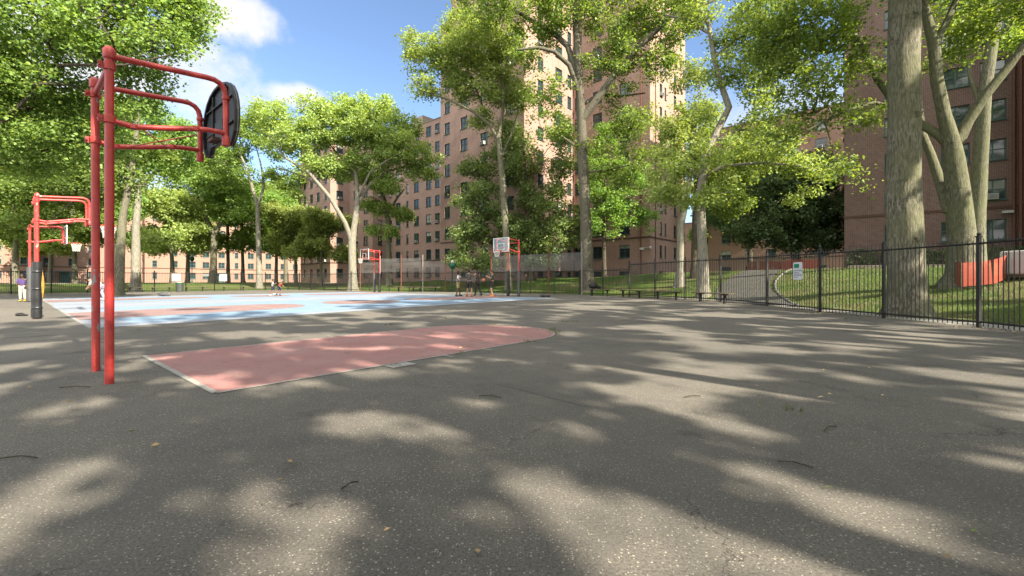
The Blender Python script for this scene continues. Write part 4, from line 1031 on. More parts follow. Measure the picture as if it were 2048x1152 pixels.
# ------------------------------------------------------------------ buildings
def vec2(p): return np.array(p, float)
class Building:
    def __init__(s, name, label, base, brick, course=None):
        s.root = empty(name, base, 0, label, 'building'); s.w = MB(); s.c = MB(); s.brick = brick; s.win = []; s.cache = {}
    def wall(s, p0, p1, z0, z1, cols=(), rows=(), course_z=None, ac=0.2, seed=0, coping=True):
        """p0 left, p1 right seen from outside; cols: (distance from p0, width); rows: (sill height, height)"""
        p0 = vec2(p0); p1 = vec2(p1); d = p1 - p0; L = np.linalg.norm(d); d /= L; n = np.array([d[1], -d[0]])
        rg = random.Random(seed)
        def P(a, z, dep=0.0): q = p0 + d * a - n * dep; return (q[0], q[1], z)
        xs = sorted({0.0, L} | {c - w / 2 for c, w in cols} | {c + w / 2 for c, w in cols})
        zs = sorted({z0, z1} | {r for r, h in rows if z0 < r < z1} | {r + h for r, h in rows if z0 < r + h < z1})
        wins = []
        for c, w in cols:
            for r, h in rows:
                if r > z0 and r + h < z1: wins.append((c, w, r, h))
        def hole(a, z): return any(abs(a - c) < w / 2 and r < z < r + h for c, w, r, h in wins)
        for i in range(len(xs) - 1):
            for j in range(len(zs) - 1):
                a0, a1, b0, b1 = xs[i], xs[i + 1], zs[j], zs[j + 1]
                if a1 - a0 < 1e-4 or b1 - b0 < 1e-4 or hole((a0 + a1) / 2, (b0 + b1) / 2): continue
                s.w.face([P(a0, b0), P(a1, b0), P(a1, b1), P(a0, b1)], [(a0, b0), (a1, b0), (a1, b1), (a0, b1)])
        dp = 0.22
        for c, w, r, h in wins:
            a0, a1 = c - w / 2, c + w / 2
            for q in (([P(a0, r), P(a1, r), P(a1, r, dp), P(a0, r, dp)], [(a0, r), (a1, r), (a1, r + dp), (a0, r + dp)]),
                      ([P(a0, r + h, dp), P(a1, r + h, dp), P(a1, r + h), P(a0, r + h)], [(a0, r), (a1, r), (a1, r + dp), (a0, r + dp)]),
                      ([P(a0, r, dp), P(a0, r + h, dp), P(a0, r + h), P(a0, r)], [(0, r), (0, r + h), (dp, r + h), (dp, r)]),
                      ([P(a1, r), P(a1, r + h), P(a1, r + h, dp), P(a1, r, dp)], [(0, r), (0, r + h), (dp, r + h), (dp, r)])):
                s.w.face(*q)
            ctr = p0 + d * c
            ang = math.atan2(d[1], d[0])
            face = float(np.dot(n, -ctr)) / np.linalg.norm(ctr); px = 1024 + F * ctr[0] / max(ctr[1], 1); py = HZ - F * (r + h / 2 - CAMH) / max(ctr[1], 1)
            vis = (face > 0.02) and -80 < px < 2130 and py > -60
            s.win.append((np.linalg.norm(ctr) if vis else 1e6 + rg.random(), (ctr[0], ctr[1], r), ang, round(w, 2), round(h, 2), rg.random() < ac, rg.random()))
        zc = [course_z] if course_z else []
        mid = p0 + d * L / 2
        for z in zc:
            q = mid + n * 0.02; cm = MB(); cm.box((q[0], q[1], z), (L + 0.05, 0.08, 0.16), math.atan2(d[1], d[0])); cm.build('string_course', M['course'], s.root)
        if coping:
            q = mid - n * 0.1; cm = MB(); cm.box((q[0], q[1], z1 + 0.06), (L + 0.1, 0.36, 0.14), math.atan2(d[1], d[0])); cm.build('coping', M['coping'], s.root)
    def roof(s, pts, z):
        s.w.face([(x, y, z) for x, y in pts], [(x, y) for x, y in pts])
    def wmesh(s, w, h):
        k = (w, h)
        if k in s.cache: return s.cache[k]
        f = MB(); t = 0.055
        for x in (-w / 2 + t / 2, w / 2 - t / 2): f.box((x, .13, h / 2), (t, .09, h))
        for z in (t / 2, h - t / 2): f.box((0, .13, z), (w - 2 * t, .088, t))
        f.box((0, .125, h * .52), (w - 2 * t, .06, .05))
        if w > 1.0: f.box((0, .122, h / 2), (.06, .065, h - 2 * t))
        f.box((0, 0.02, -0.05), (w + .1, .22, .07))
        g = MB(); g.box((0, .15, h / 2), (w - 2 * t, .012, h - 2 * t))
        a = MB(); a.box((-w * .08, -.06, .20), (min(.64, w * .8), .52, .40))
        a.mi = 1
        for i in range(5): a.box((-w * .08, -.33, .07 + i * .065), (min(.56, w * .7), .02, .03))
        s.cache[k] = (f, g, a); return s.cache[k]
    def finish(s, frame='frame', pmax=95):
        s.w.build('wall', s.brick, s.root, recalc=False); 
        
        s.win.sort(key=lambda t: t[0])
        first = {}; rest = MB(); restg = MB()
        for i, (dist, loc, ang, w, h, ac, rn) in enumerate(s.win):
            f, g, a = s.wmesh(w, h)
            rl = s.root.location; l = (loc[0] - rl[0], loc[1] - rl[1], loc[2] - rl[2])
            if i < pmax and dist < 1e6:
                k = (w, h)
                if k not in first:
                    fo = f.build('window', M[frame], s.root, local=True); fo.location = l; fo.rotation_euler = (0, 0, ang)
                    go = g.build('pane', M['glass'], fo, local=True)
                    first[k] = (fo.data, go.data, None)
                else:
                    fo = bpy.data.objects.new('window', first[k][0]); COL.objects.link(fo); fo.parent = s.root; fo.location = l; fo.rotation_euler = (0, 0, ang)
                    go = bpy.data.objects.new('pane', first[k][1]); COL.objects.link(go); go.parent = fo
                if ac:
                    ao = a.build('air_conditioner', [M['ac'], M['grille']], fo, local=True)
            else:
                ca, sa = math.cos(ang), math.sin(ang)
                for src, dst in ((f, rest), (g, restg)):
                    vs = [(loc[0] + x * ca - y * sa, loc[1] + x * sa + y * ca, loc[2] + z) for x, y, z in src.v]
                    dst.raw(vs, src.f)
        if rest.f:
            tag(rest.build('far_windows', M[frame], s.root), kind='stuff')
            tag(restg.build('far_panes', M['glass'], s.root), kind='stuff')
        return s.root

def off(p, u=0.0, v=0.0): return (p[0] + U[0] * u + V[0] * v, p[1] + U[1] * u + V[1] * v)

def build_buildings():
    rows = [(4.05 + 2.8 * k, 1.5) for k in range(17)]
    base = [(1.75, .65)]
    # tower
    C0 = (16.0, 51.0); C1 = off(C0, 0, 10.5); C2 = off(C1, -10.2, 0); C3 = off(C2, 0, 14.6); C4 = off(C0, 11.5, 0)
    B = Building('brick_tower', 'tall stepped brick apartment tower rising out of the picture behind the trees', (8.0, 62.0, 1.2), M['brick'])
    H = 50.0; z0 = 0.6
    B.wall(C1, C0, z0, H, [(.75, 1.1), (3.6, 1.3), (7.3, 1.35)], base + rows, 6.35, .16, 1)
    B.wall(C2, C1, z0, H, [(3.1, 1.1), (6.9, 1.5), (9.3, .9)], base + rows, 6.35, .2, 2)
    Cs = off(C3, 0, -2.2)
    B.wall(C3, Cs, z0, 35.7, [(1.35, 1.1)], rows, 6.35, .2, 3)
    B.wall(Cs, C2, z0, H, [(2.4, 1.3), (6.0, 1.3), (10.2, 1.3)], base + rows, 6.35, .15, 4)
    B.wall(C0, C4, z0, H, [(3.2, .75), (4.6, .5), (7.8, .9), (9.8, .6)], base + rows, 6.35, .3, 5)
    K1 = off(C4, 0, 24); K2 = off(C3, 9, 0); Ks = off(Cs, 9, 0)
    B.wall(C4, K1, z0, H); B.wall(K2, C3, z0, 35.7); B.wall(Ks, Cs, 35.7, H); B.wall(K1, K2, z0, H)
    B.roof([C0, C4, K1, Ks, Cs, C2, C1], H - .3); B.roof([Cs, Ks, K2, C3], 35.4)
    pp = MB()
    for q in (off(C0, 0, 1.1), off(C1, 0, -.25), off(C0, 1.6, 0)):
        pp.tube([(q[0] - .08 * U[0], q[1] - .08 * U[1] - .06, 1), (q[0] - .08 * U[0], q[1] - .08 * U[1] - .06, H)], .06, 6)
    pp.build('drainpipe', M['pipe'], B.root)
    lm = MB(); q = off(C0, -.12, 1.0); q2 = off(C0, -.1, -.1)
    lm.box((q[0], q[1], 5.0), (.5, .3, .25)); lm.ball((q2[0], q2[1], 5.05), .2); lm.tube([(q[0], q[1], 5.1), (q2[0], q2[1], 5.1)], .03)
    lm.build('wall_lamp', M['ac'], B.root)
    B.finish('frame')
    # lower wing
    A0 = off((-11.4, 69.5), 0, -5); A1 = off(A0, 0, 19.4); A2 = off(A1, -3, 0); A3 = off(A2, 0, 8); A4 = off(A3, -3.6, 0); A5 = off(A4, 0, 12)
    B = Building('brick_wing', 'lower brown brick wing left of the tower with rows of dark windows', (-20, 80, 1.0), M['brick'])
    H = 27.0; r2 = [(1.9 + 2.85 * k, 1.55) for k in range(9)]
    B.wall(A1, A0, z0, H, [(1.0, .7), (3.2, 1.4), (5.9, .6), (8.4, 1.3), (11.6, 1.3), (13.8, 1.1)], r2, 4.5, .3, 6)
    B.wall(A2, A1, z0, H, [(1.5, .9)], r2, 4.5, .1, 7)
    B.wall(A3, A2, z0, H, [(2.4, 1.5), (5.8, 1.5)], r2, 4.5, .15, 8)
    B.wall(A4, A3, z0, H, [(1.8, 1.3)], r2, 4.5, .2, 9)
    B.wall(A5, A4, z0, H, [(1.8, 1.0), (4.6, 1.3), (7.4, 1.3), (10.2, 1.1)], r2, 4.5, .3, 10)
    k5 = off(A5, 14, 0); k0 = off(A0, 10, 0)
    B.wall(k5, A5, z0, H); B.wall(k0, k5, z0, H); B.wall(A0, k0, z0, H)
    B.roof([A0, k0, k5, A5, A4, A3, A2, A1], H - .3)
    ch = MB(); q = off(A1, 4, -6); ch.box((q[0], q[1], H + 1.2), (4, 3, 3.0), math.atan2(U[1], U[0])); ch.build('roof_hut', M['brick'], B.root)
    B.finish('frame')
    # pink building across the far lawn
    L0 = off((-90, 101), -42, 0)
    B = Building('pink_building', 'long sunlit pink brick building beyond the far lawn on the left', (-90, 104, 0.8), M['brick_pink'])
    H = 21.5; s = 0; r3 = [(1.75 + 2.8 * k, 1.5) for k in range(7)]; z0 = 0.3
    segs = [(18, 0), (11, 2.6), (17, 0), (11, 2.6), (14, 0), (11, 2.6), (16, 0)]
    prev = 0
    for i, (ln, pr) in enumerate(segs):
        a = off(L0, s, -pr); b = off(L0, s + ln, -pr)
        cols = [(ln * (k + .5) / max(2, int(ln / 3.2)), 1.5 if (k + i) % 3 else .9) for k in range(max(2, int(ln / 3.2)))]
        B.wall(a, b, z0, H + (.9 if pr else 0), cols, r3, 4.25, .1, 20 + i)
        if pr > 0:
            B.wall(off(L0, s, 0), a, z0, H + .9, [(pr / 2, .8)], r3, None, 0, 40 + i); B.wall(b, off(L0, s + ln, 0), z0, H + .9)
            B.roof([a, b, off(b, 0, pr + 3), off(a, 0, pr + 3)], H + .7)
        s += ln
    e0 = off(L0, 0, 13); e1 = off(L0, s, 13)
    B.wall(off(L0, s, 0), e1, z0, H); B.wall(e0, L0, z0, H); B.roof([L0, off(L0, s, 0), e1, e0], H - .3)
    dr = MB()
    for k, sx in enumerate((33, 62)):
        q = off(L0, sx, -.4); dr.box((q[0], q[1], 1.9), (1.5, .2, 2.4), math.atan2(U[1], U[0])); dr.box((q[0], q[1] - .4, 3.25), (2.2, 1.2, .18), math.atan2(U[1], U[0]))
    dr.build('entrance_door', M['frame'], B.root)
    B.finish('framelight', 98)
    # dark building on the right
    d = np.array([.8, -.6]); P0 = np.array([27.2, 36.0]); n = np.array([d[1], -d[0]])
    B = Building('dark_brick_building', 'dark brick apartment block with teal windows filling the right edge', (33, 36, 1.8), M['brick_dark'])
    r4 = [(4.15 + 2.8 * k, 1.42) for k in range(10)]; H = 31; z0 = 1.0
    P1 = P0 + d * 9.6
    B.wall(P0, P1, z0, H, [(3.1, 1.2), (6.45, 1.5), (8.35, 1.28)], r4, 6.4, .12, 51)
    Q1 = P1 + n * 3.2; B.wall(P1, Q1, z0, H, [(2.2, .8)], r4, 6.4, .3, 52)
    Q2 = Q1 + d * 9; B.wall(Q1, Q2, z0, H, [(2.5, 1.3), (6.5, 1.3)], r4, 6.4, .2, 53)
    e0 = P0 - n * 13; e1 = Q2 - n * 16.2
    B.wall(e0, P0, z0, H, [(3, 1.3), (8, 1.3)], r4, 6.4, .1, 54); B.wall(Q2, e1, z0, H); B.wall(e1, e0, z0, H); B.roof([P0, P1, Q1, Q2, e1, e0], H - .3)
    pp = MB()
    q = P1 + n * .12 - d * .28
    pp.tube([(q[0], q[1], 2), (q[0], q[1], 5.6), (q[0], q[1], H)], .07, 7); 
    q = P1 + n * .8 - d * .1
    pp.tube([(q[0], q[1], 2), (q[0], q[1], H)], .09, 7)
    pp.build('drainpipe', M['pipe'], B.root)
    lm = MB(); q = P1 - d * .6 + n * .25; lm.box((q[0], q[1], 6.0), (.55, .25, .16), math.atan2(d[1], d[0])); lm.tube([(q[0], q[1], 6.0), (q[0] - n[0] * .25, q[1] - n[1] * .25, 6.1)], .03); lm.build('wall_lamp', M['ac'], B.root)
    B.finish('frame')
    # paler blocks far behind on the right
    B = Building('distant_brick_block', 'paler brick block seen between the trees left of the dark brick building', (48, 74, 1.5), M['brick_pink'])
    a = off((50, 66), 0, 22); b = off((50, 66), 0, -5)
    B.wall(a, b, .5, 28, [(2 + 3.4 * k, 1.5 if k % 2 else .8) for k in range(8)], [(2.2 + 2.8 * k, 1.5) for k in range(9)], 5, .15, 61)
    B.wall(b, off(b, 14, 0), .5, 28); B.wall(off(a, 14, 0), a, .5, 28); B.wall(off(b, 14, 0), off(a, 14, 0), .5, 28); B.roof([a, b, off(b, 14, 0), off(a, 14, 0)], 27.7)
    tb = MB()
    for sx in (22.5, 25.2):
        q = off(a, -.1, -sx); tb.tube([(q[0], q[1], 1), (q[0], q[1], 28)], .07, 6)
    tb.build('drainpipe', M['ac'], B.root)
    B.finish('framelight')
    B = Building('sunlit_far_block', 'bright sunlit brick block at the far end of the curving path', (52, 112, 1), M['brick_pink'])
    a = (43.0, 104.0); b = off(a, 30, 0)
    B.wall(a, b, .5, 15, [(2 + 3.4 * k, 1.4) for k in range(8)], [(2.2 + 2.8 * k, 1.4) for k in range(4)], 4.6, 0, 62)
    k1 = off(a, 0, 12); k2 = off(b, 0, 12); B.wall(k1, a, .5, 15, [(3, 1.3), (8, 1.3)], [(2.2 + 2.8 * k, 1.4) for k in range(4)], None, 0, 63); B.wall(b, k2, .5, 15); B.wall(k2, k1, .5, 15); B.roof([a, b, k2, k1], 14.7)
    B.finish('framelight')

# ------------------------------------------------------------------ fences
def build_fence(name, label, pts, h, zb=0.13, step=2.5, tall=None, mat='iron', sides=4, thick=.019, exact=False):
    root = empty(name, (pts[0][0], pts[0][1], float(gz(pts[0][1]))), 0, label, 'fence')
    rg = random.Random(len(pts) * 13 + int(h * 100))
    P = [pts[0]]
    for i in range(len(pts) - 1):
        L = math.hypot(pts[i + 1][0] - pts[i][0], pts[i + 1][1] - pts[i][1]); k = 1 if exact else max(1, round(L / step))
        for j in range(1, k + 1): P.append((pts[i][0] + (pts[i + 1][0] - pts[i][0]) * j / k, pts[i][1] + (pts[i + 1][1] - pts[i][1]) * j / k))
    for i, (x, y) in enumerate(P):
        z = float(gz(y)); m = MB(); m.box((x, y, z + (h + .06) / 2), (.075, .075, h + .06), rg.uniform(-.1, .1))
        po = m.build('post', M[mat], root)
        if i < len(P):
            c = MB(); c.box((x, y, z + h + .07), (.10, .10, .03)); c.ball((x, y, z + h + .125), .048, 8); c.build('finial', M[mat], po, local=False) if False else None
            cc = MB(); cc.box((0, 0, 0), (.10, .10, .03)); cc.ball((0, 0, .055), .048, 8)
            o = cc.build('finial', M[mat], po, local=True); rl = root.location; o.location = (x - rl[0], y - rl[1], z + h + .07 - rl[2])
    for i in range(len(P) - 1):
        (x0, y0), (x1, y1) = P[i], P[i + 1]; L = math.hypot(x1 - x0, y1 - y0); dx, dy = (x1 - x0) / L, (y1 - y0) / L; an = math.atan2(dy, dx)
        za, zb_ = float(gz(y0)), float(gz(y1)); m = MB()
        for zz in (zb + .02, h - .12):
            m.tube([(x0 + dx * .036, y0 + dy * .036, za + zz), (x1 - dx * .036, y1 - dy * .036, zb_ + zz)], .026, 4)
        n = max(3, int(L / .127))
        for k in range(1, n):
            t = k / n; x, y, z = x0 + (x1 - x0) * t, y0 + (y1 - y0) * t, za + (zb_ - za) * t
            lean = rg.gauss(0, .006); b = h + rg.gauss(0, .012)
            bow = rg.gauss(0, .03) if rg.random() < .06 else 0
            q = [(x, y, z + zb - .09), (x + bow * dx, y + bow * dy, z + h * .45), (x + lean * dx, y + lean * dy, z + b - .06), (x + lean * dx, y + lean * dy, z + b + .02)]
            m.tube(q, [thick * .72, thick * .72, thick * .72, thick * .2], 4, True)
        m.build('picket_panel', M[mat], root, recalc=False)
    return root

def fence_point(px, inset):
    """where the sight line of a photo column meets the fences, moved inset metres towards the court"""
    k = (px - 1024) / F; best = None
    for poly in (FENCE_R, FENCE_B, FENCE_L):
        for a, b in zip(poly[:-1], poly[1:]):
            ex, ey = b[0] - a[0], b[1] - a[1]
            den = ex - k * ey
            if abs(den) < 1e-9: continue
            t = (k * a[1] - a[0]) / den
            if -1e-6 <= t <= 1 + 1e-6:
                y = a[1] + t * ey
                if y > 5 and (best is None or y < best[1]):
                    L = math.hypot(ex, ey); best = (a[0] + t * ex, y, -ey / L, ex / L, math.atan2(ey, ex))
    x, y, nx, ny, an = best
    x += nx * inset; y += ny * inset
    return x, y, an

def build_fences():
    build_fence('iron_fence', 'tall black iron picket fence running up the right side of the playground', FENCE_R, 2.32, exact=True, thick=.0215)
    build_fence('iron_fence', 'lower black iron picket fence along the far end of the blue courts', FENCE_B, 1.98)
    build_fence('iron_fence', 'black iron picket fence along the left side before the sunny lawn', FENCE_L, 1.98)
    # screens
    def screen(label, pa, pb, n, z0, z1, zp, lift=()):
        xa, ya, _ = fence_point(pa, .12); xb, yb, _ = fence_point(pb, .12)
        root = empty('netting_screen', (xa, ya, float(gz(ya))), 0, label, 'netting screen')
        for i in range(n + 1):
            t = i / n; x, y = xa + (xb - xa) * t, ya + (yb - ya) * t; z = float(gz(y))
            m = MB(); m.tube([(x, y, z), (x, y, z + zp)], .045, 8); m.ball((x, y, z + zp), .07, 8); m.build('pole', M['pipe' if i % 2 == 0 else 'concrete'], root, smooth=True)
        for i in range(n):
            u0, u1 = i / n, (i + 1) / n
            x0, y0 = xa + (xb - xa) * u0, ya + (yb - ya) * u0; x1, y1 = xa + (xb - xa) * u1, ya + (yb - ya) * u1
            L = math.hypot(x1 - x0, y1 - y0); up = .35 if i in lift else 0; m = MB(); nx, ny = -(y1 - y0) / L, (x1 - x0) / L
            k = 10
            for j in range(k):
                for r in range(4):
                    def Q(a, b):
                        s = .05 * math.sin(a * PI) * math.sin(b * PI * 2 + i)
                        return (x0 + (x1 - x0) * a + nx * (.07 + s), y0 + (y1 - y0) * a + ny * (.07 + s), float(gz(y0)) + z0 + up * .3 + (z1 + up - z0 - up * .3) * b - .04 * math.sin(a * PI) * b)
                    a0, a1, b0, b1 = j / k, (j + 1) / k, r / 4, (r + 1) / 4
                    m.face([Q(a0, b0), Q(a1, b0), Q(a1, b1), Q(a0, b1)], [(a0 * L, b0 * 1.5), (a1 * L, b0 * 1.5), (a1 * L, b1 * 1.5), (a0 * L, b1 * 1.5)])
            m.build('netting', M['screen'], root, recalc=False)
    screen('grey netting screen on poles behind the far pale hoop, left of the green lamp', 722, 892, 4, 1.92, 3.1, 3.65, (1, 2))
    screen('grey netting screen on poles behind the far hoop with orange rim', 984, 1166, 3, 1.9, 3.35, 4.0)

# ------------------------------------------------------------------ hoops
def fan_outline():
    pts = [(-.30, .13), (-.36, .02), (-.44, 0), (-.56, .05), (-.66, .17), (-.69, .33), (-.69, .48), (-.665, .62), (-.60, .76), (-.50, .88), (-.36, .97), (-.18, 1.02)]
    q = pts + [(0, 1.035)] + [(-x, y) for x, y in reversed(pts)]
    return [(x * 1.1 + .04, y * .97) for x, y in q]

def make_hoop(label, loc, rz, style='fan', rim=False, pads=(), lean=0.0, sep=.565, red=None, postr=.045, torn=False):
    root = empty('basketball_hoop', loc, rz, label, 'basketball hoop', 'basketball hoops of the playground')
    red = red or M['red']
    for k, sy in enumerate((1, -1)):
        y = sy * sep; dl = lean if sy > 0 else 0
        m = MB(); m.tube([(0, y, -.05), (0, y + dl * .5, 2), (0, y + dl, 3.93)], postr, 18)
        m.lathe([(postr + .012, 3.86), (postr + .018, 3.875), (postr + .018, 3.965), (postr * .9, 3.995), (.02, 4.01)], (0, y + dl, 0), 18)
        for z in (3.72, 3.09): m.lathe([(postr + .004, z), (postr + .016, z + .01), (postr + .016, z + .09), (postr + .004, z + .10)], (0, y + dl * z / 3.93, 0), 18)
        for z in (3.77, 3.14): m.tube([(-.09, y + dl + .03 * sy, z), (-.09, y + dl - .05 * sy, z)], .014, 6); m.box((-.082, y + dl, z), (.035, .03, .085))
        m.build('post', red, root, smooth=True, local=True)
        a = MB(); y2 = y + dl
        a.tube([(.05, y2, 3.90), (.55, y2, 3.945), (.98, y2, 3.985), (1.07, y2, 3.985), (1.14, y2, 3.955), (1.185, y2, 3.90), (1.205, y2, 3.82), (1.21, y2, 3.6), (1.21, y2, 3.16)], .036, 14)
        a.lathe([(.03, 3.10), (.05, 3.11), (.05, 3.22), (.038, 3.24)], (1.21, y2, 0), 14); a.lathe([(.038, 3.74), (.05, 3.75), (.05, 3.79), (.038, 3.80)], (1.21, y2, 0), 14)
        a.build('top_arm', red, root, smooth=True, local=True)
        b = MB(); b.tube([(.05, y2, 3.13), (.22, y2, 3.11), (.55, y2, 3.18), (.86, y2, 3.255), (1.0, y2, 3.275), (1.20, y2, 3.28)], .034, 14)
        for x in (.22, .86): b.lathe([(.036, -.03), (.047, -.025), (.047, .025), (.036, .03)], (x, y2, 3.11 if x < .5 else 3.255), 12)
        b.build('lower_arm', red, root, smooth=True, local=True)
    c = MB(); c.tube([(-.0, sep + lean - .05, 3.77), (-.0, -sep + .05, 3.77)], .034, 12); c.build('crossbar', red, root, smooth=True, local=True)
    c = MB(); c.tube([(.3, sep + lean - .02, 3.11), (.85, -sep + .02, 3.17)], .008, 6); c.tube([(.3, -sep + .02, 3.11), (.85, sep + lean - .02, 3.19)], .008, 6); c.build('cross_brace', red, root, local=True)
    bx = 1.28
    if style == 'fan':
        b = MB(); o = fan_outline(); zb = 3.15; n = len(o)
        b.prism(o, (bx + .04, 0, zb), (0, 1, 0), (0, 0, 1), (1, 0, 0), .018)
        bd = b.build('backboard', M['boardback'], root, local=True)
        r = MB(); cy = .45
        inn = [(x * .945, (y - cy) * .945 + cy) for x, y in o]
        r.mi = 1
        for i in range(n):
            j = (i + 1) % n
            A = [(bx + .03, o[i][0], zb + o[i][1]), (bx + .03, o[j][0], zb + o[j][1]), (bx + .062, o[j][0], zb + o[j][1]), (bx + .062, o[i][0], zb + o[i][1])]; r.face(A)
            r.mi = 0; r.face([(bx - .005, o[i][0], zb + o[i][1]), (bx - .005, o[j][0], zb + o[j][1]), (bx + .03, o[j][0], zb + o[j][1]), (bx + .03, o[i][0], zb + o[i][1])])
            r.mi = 0
            r.face([(bx - .005, inn[i][0], zb + inn[i][1]), (bx - .005, inn[j][0], zb + inn[j][1]), (bx - .005, o[j][0], zb + o[j][1]), (bx - .005, o[i][0], zb + o[i][1])])
            r.face([(bx + .04, inn[i][0], zb + inn[i][1]), (bx + .04, inn[j][0], zb + inn[j][1]), (bx - .005, inn[j][0], zb + inn[j][1]), (bx - .005, inn[i][0], zb + inn[i][1])]); r.mi = 1
        r.build('rim_flange', [M['boardback'], M['boardedge']], bd, local=True, smooth=True)
        q = MB()
        for y in (-.30, .30): q.box((bx + .025, y + .04, zb + .50), (.03, .022, .82))
        for z in (.34, .72): q.box((bx + .024, .04, zb + z), (.031, 1.2, .022))
        q.box((bx + .022, .04, zb + .30), (.026, .34, .34)); q.build('stiffener', M['boardback'], bd, local=True)
        st = MB(); st.box((bx - .06, 0, zb + .16), (.10, .22, .05)); st.build('bracket', M['rust'] if 'rust' in M else M['course'], bd, local=True)
    else:
        w, hh, zb = .72, .98, 3.08
        b = MB()
        for z in (zb + .03, zb + hh - .03): b.box((bx + .03, 0, z), (.05, 2 * w, .06))
        for y in (-w + .03, w - .03): b.box((bx + .03, y, zb + hh / 2), (.049, .06, hh - .12))
        for z in (zb + .14, zb + .58): b.box((bx + .045, 0, z), (.02, .62, .045))
        for y in (-.29, .29): b.box((bx + .045, y, zb + .36), (.019, .045, .40))
        bd = b.build('backboard', M['white'], root, local=True)
        g = MB(); g.box((bx + .03, 0, zb + hh / 2), (.012, 2 * w - .12, hh - .12)); g.build('clear_pane', M['clear'], bd, local=True)
        k = MB(); k.box((bx - .005, 0, zb + .3), (.04, 1.2, .07)); k.box((bx - .005, 0, zb + .1), (.04, .3, .12)); k.build('bracket', red, bd, local=True)
    if rim:
        t = MB(); rr = .228; cx = bx + .07 + .15 + rr; zr = 3.16
        t.tube([(cx + rr * math.cos(2 * PI * i / 24), rr * math.sin(2 * PI * i / 24), zr) for i in range(25)], .016, 8, False)
        t.box((bx + .13, 0, zr - .01), (.16, .16, .03)); t.box((bx + .065, 0, zr - .03), (.02, .16, .16))
        ro = t.build('rim', M['rim'], root, local=True)
        nt = MB()
        for s in range(12):
            for dr in (1, -1):
                pts = []
                for i in range(6):
                    a = 2 * PI * (s + dr * i * .5) / 12; r_ = rr * (1 - .38 * math.sin(i / 5 * PI / 2)); pts.append((cx + r_ * math.cos(a), r_ * math.sin(a), zr - .02 - .085 * i))
                nt.tube(pts, .0085, 4)
        nt.build('net', M['net'], ro, local=True)
    for k, mt in enumerate(pads):
        if mt is None: continue
        sy = 1 if k == 0 else -1; m = MB(); y = sy * sep
        prof = [(.085, .02), (.112, .04)] + [(.114 + .006 * math.sin(i * 2.1), .04 + i * .175) for i in range(1, 10)] + [(.112, 1.80), (.08, 1.82)]
        m.lathe(prof, (0, y, 0), 18); po = m.build('post_pad', M[mt], root, smooth=True, local=True)
        if torn and k == 1:
            f = MB()
            pts = [(math.cos(R(a)), math.sin(R(a))) for a in (0, 20, 40)]
            n_ = 12; vs = []; fs = []
            for i in range(n_ + 1):
                t_ = i / n_; wd = math.sin(PI * t_) ** 1.3
                for a in (-1, -.33, .33, 1):
                    an = R(-18) + a * R(26) * wd; r_ = .122 + .05 * wd * (1 - a * a)
                    vs.append((r_ * math.cos(an), y + r_ * math.sin(an), .55 + 1.02 * t_))
            for i in range(n_):
                for j in range(3): fs.append((i * 4 + j, i * 4 + j + 1, (i + 1) * 4 + j + 1, (i + 1) * 4 + j))
            f.raw(vs, fs); f.build('torn_foam', M['foam'], po, smooth=True, local=True)
            st = MB()
            for z in (.35, .95, 1.5): st.lathe([(.119, z - .03), (.126, z - .02), (.126, z + .02), (.119, z + .03)], (0, y, 0), 18)
            st.build('strap', M['pad'], po, smooth=True, local=True)
    return root

def build_hoops():
    m = NT('clear_acrylic'); g = m.n('BsdfGlossy'); g.inputs['Roughness'].default_value = .05; t = m.n('BsdfTransparent'); t.inputs[0].default_value = (.80, .86, .88, 1); mx = m.n('MixShader'); mx.inputs[0].default_value = .10
    m.l(t.outputs[0], mx.inputs[1]); m.l(g.outputs[0], mx.inputs[2]); m.l(mx.outputs[0], m.out.inputs[0]); M['clear'] = m.mat
    rz = math.atan2(U[1], U[0])
    make_hoop('near bare red hoop on two posts, black fan backboard seen from behind', (-5.215, 5.60, 0), rz, 'fan', False, (), .09)
    def at(x, y): return (x, y, float(gz(y)))
    make_hoop('red hoop with black padded posts and torn yellow foam behind the near red posts', at(-15.4, 14.25), rz, 'fan', True, ('pad', 'pad'), 0, .40, torn=True)
    make_hoop('red hoop at the left beside the child in the purple shirt', at(-25.1, 22.9), rz, 'rect', True, ('pad', 'padgrey'), 0, .30)
    make_hoop('far red hoop with pale clear backboard before the netting, left of the lamp', at(-12.9, 42.0), rz + PI, 'rect', True, ('pad', 'padgrey'), 0, .45)
    make_hoop('far red hoop with clear backboard and orange rim above the ball players', at(.10, 31.3), rz + PI, 'rect', True, ('padgrey', 'pad'), 0, .50)

# ------------------------------------------------------------------ people
def skin_shape(V_, E, Rd, sub=1):
    me = bpy.data.meshes.new('tmp'); me.from_pydata([tuple(v) for v in V_], E, []); o = bpy.data.objects.new('tmp', me); COL.objects.link(o)
    md = o.modifiers.new('s', 'SKIN'); md.use_smooth_shade = True
    for i, r in enumerate(Rd):
        rr = r if hasattr(r, '__len__') else (r, r); me.skin_vertices[0].data[i].radius = rr
    me.skin_vertices[0].data[0].use_root = True
    sb = o.modifiers.new('b', 'SUBSURF'); sb.levels = sub; sb.render_levels = sub
    dg = bpy.context.evaluated_depsgraph_get(); ev = o.evaluated_get(dg); m2 = ev.to_mesh()
    vs = [tuple(v.co) for v in m2.vertices]; fs = [tuple(p.vertices) for p in m2.polygons]; ev.to_mesh_clear()
    bpy.data.objects.remove(o); bpy.data.meshes.remove(me)
    return vs, fs

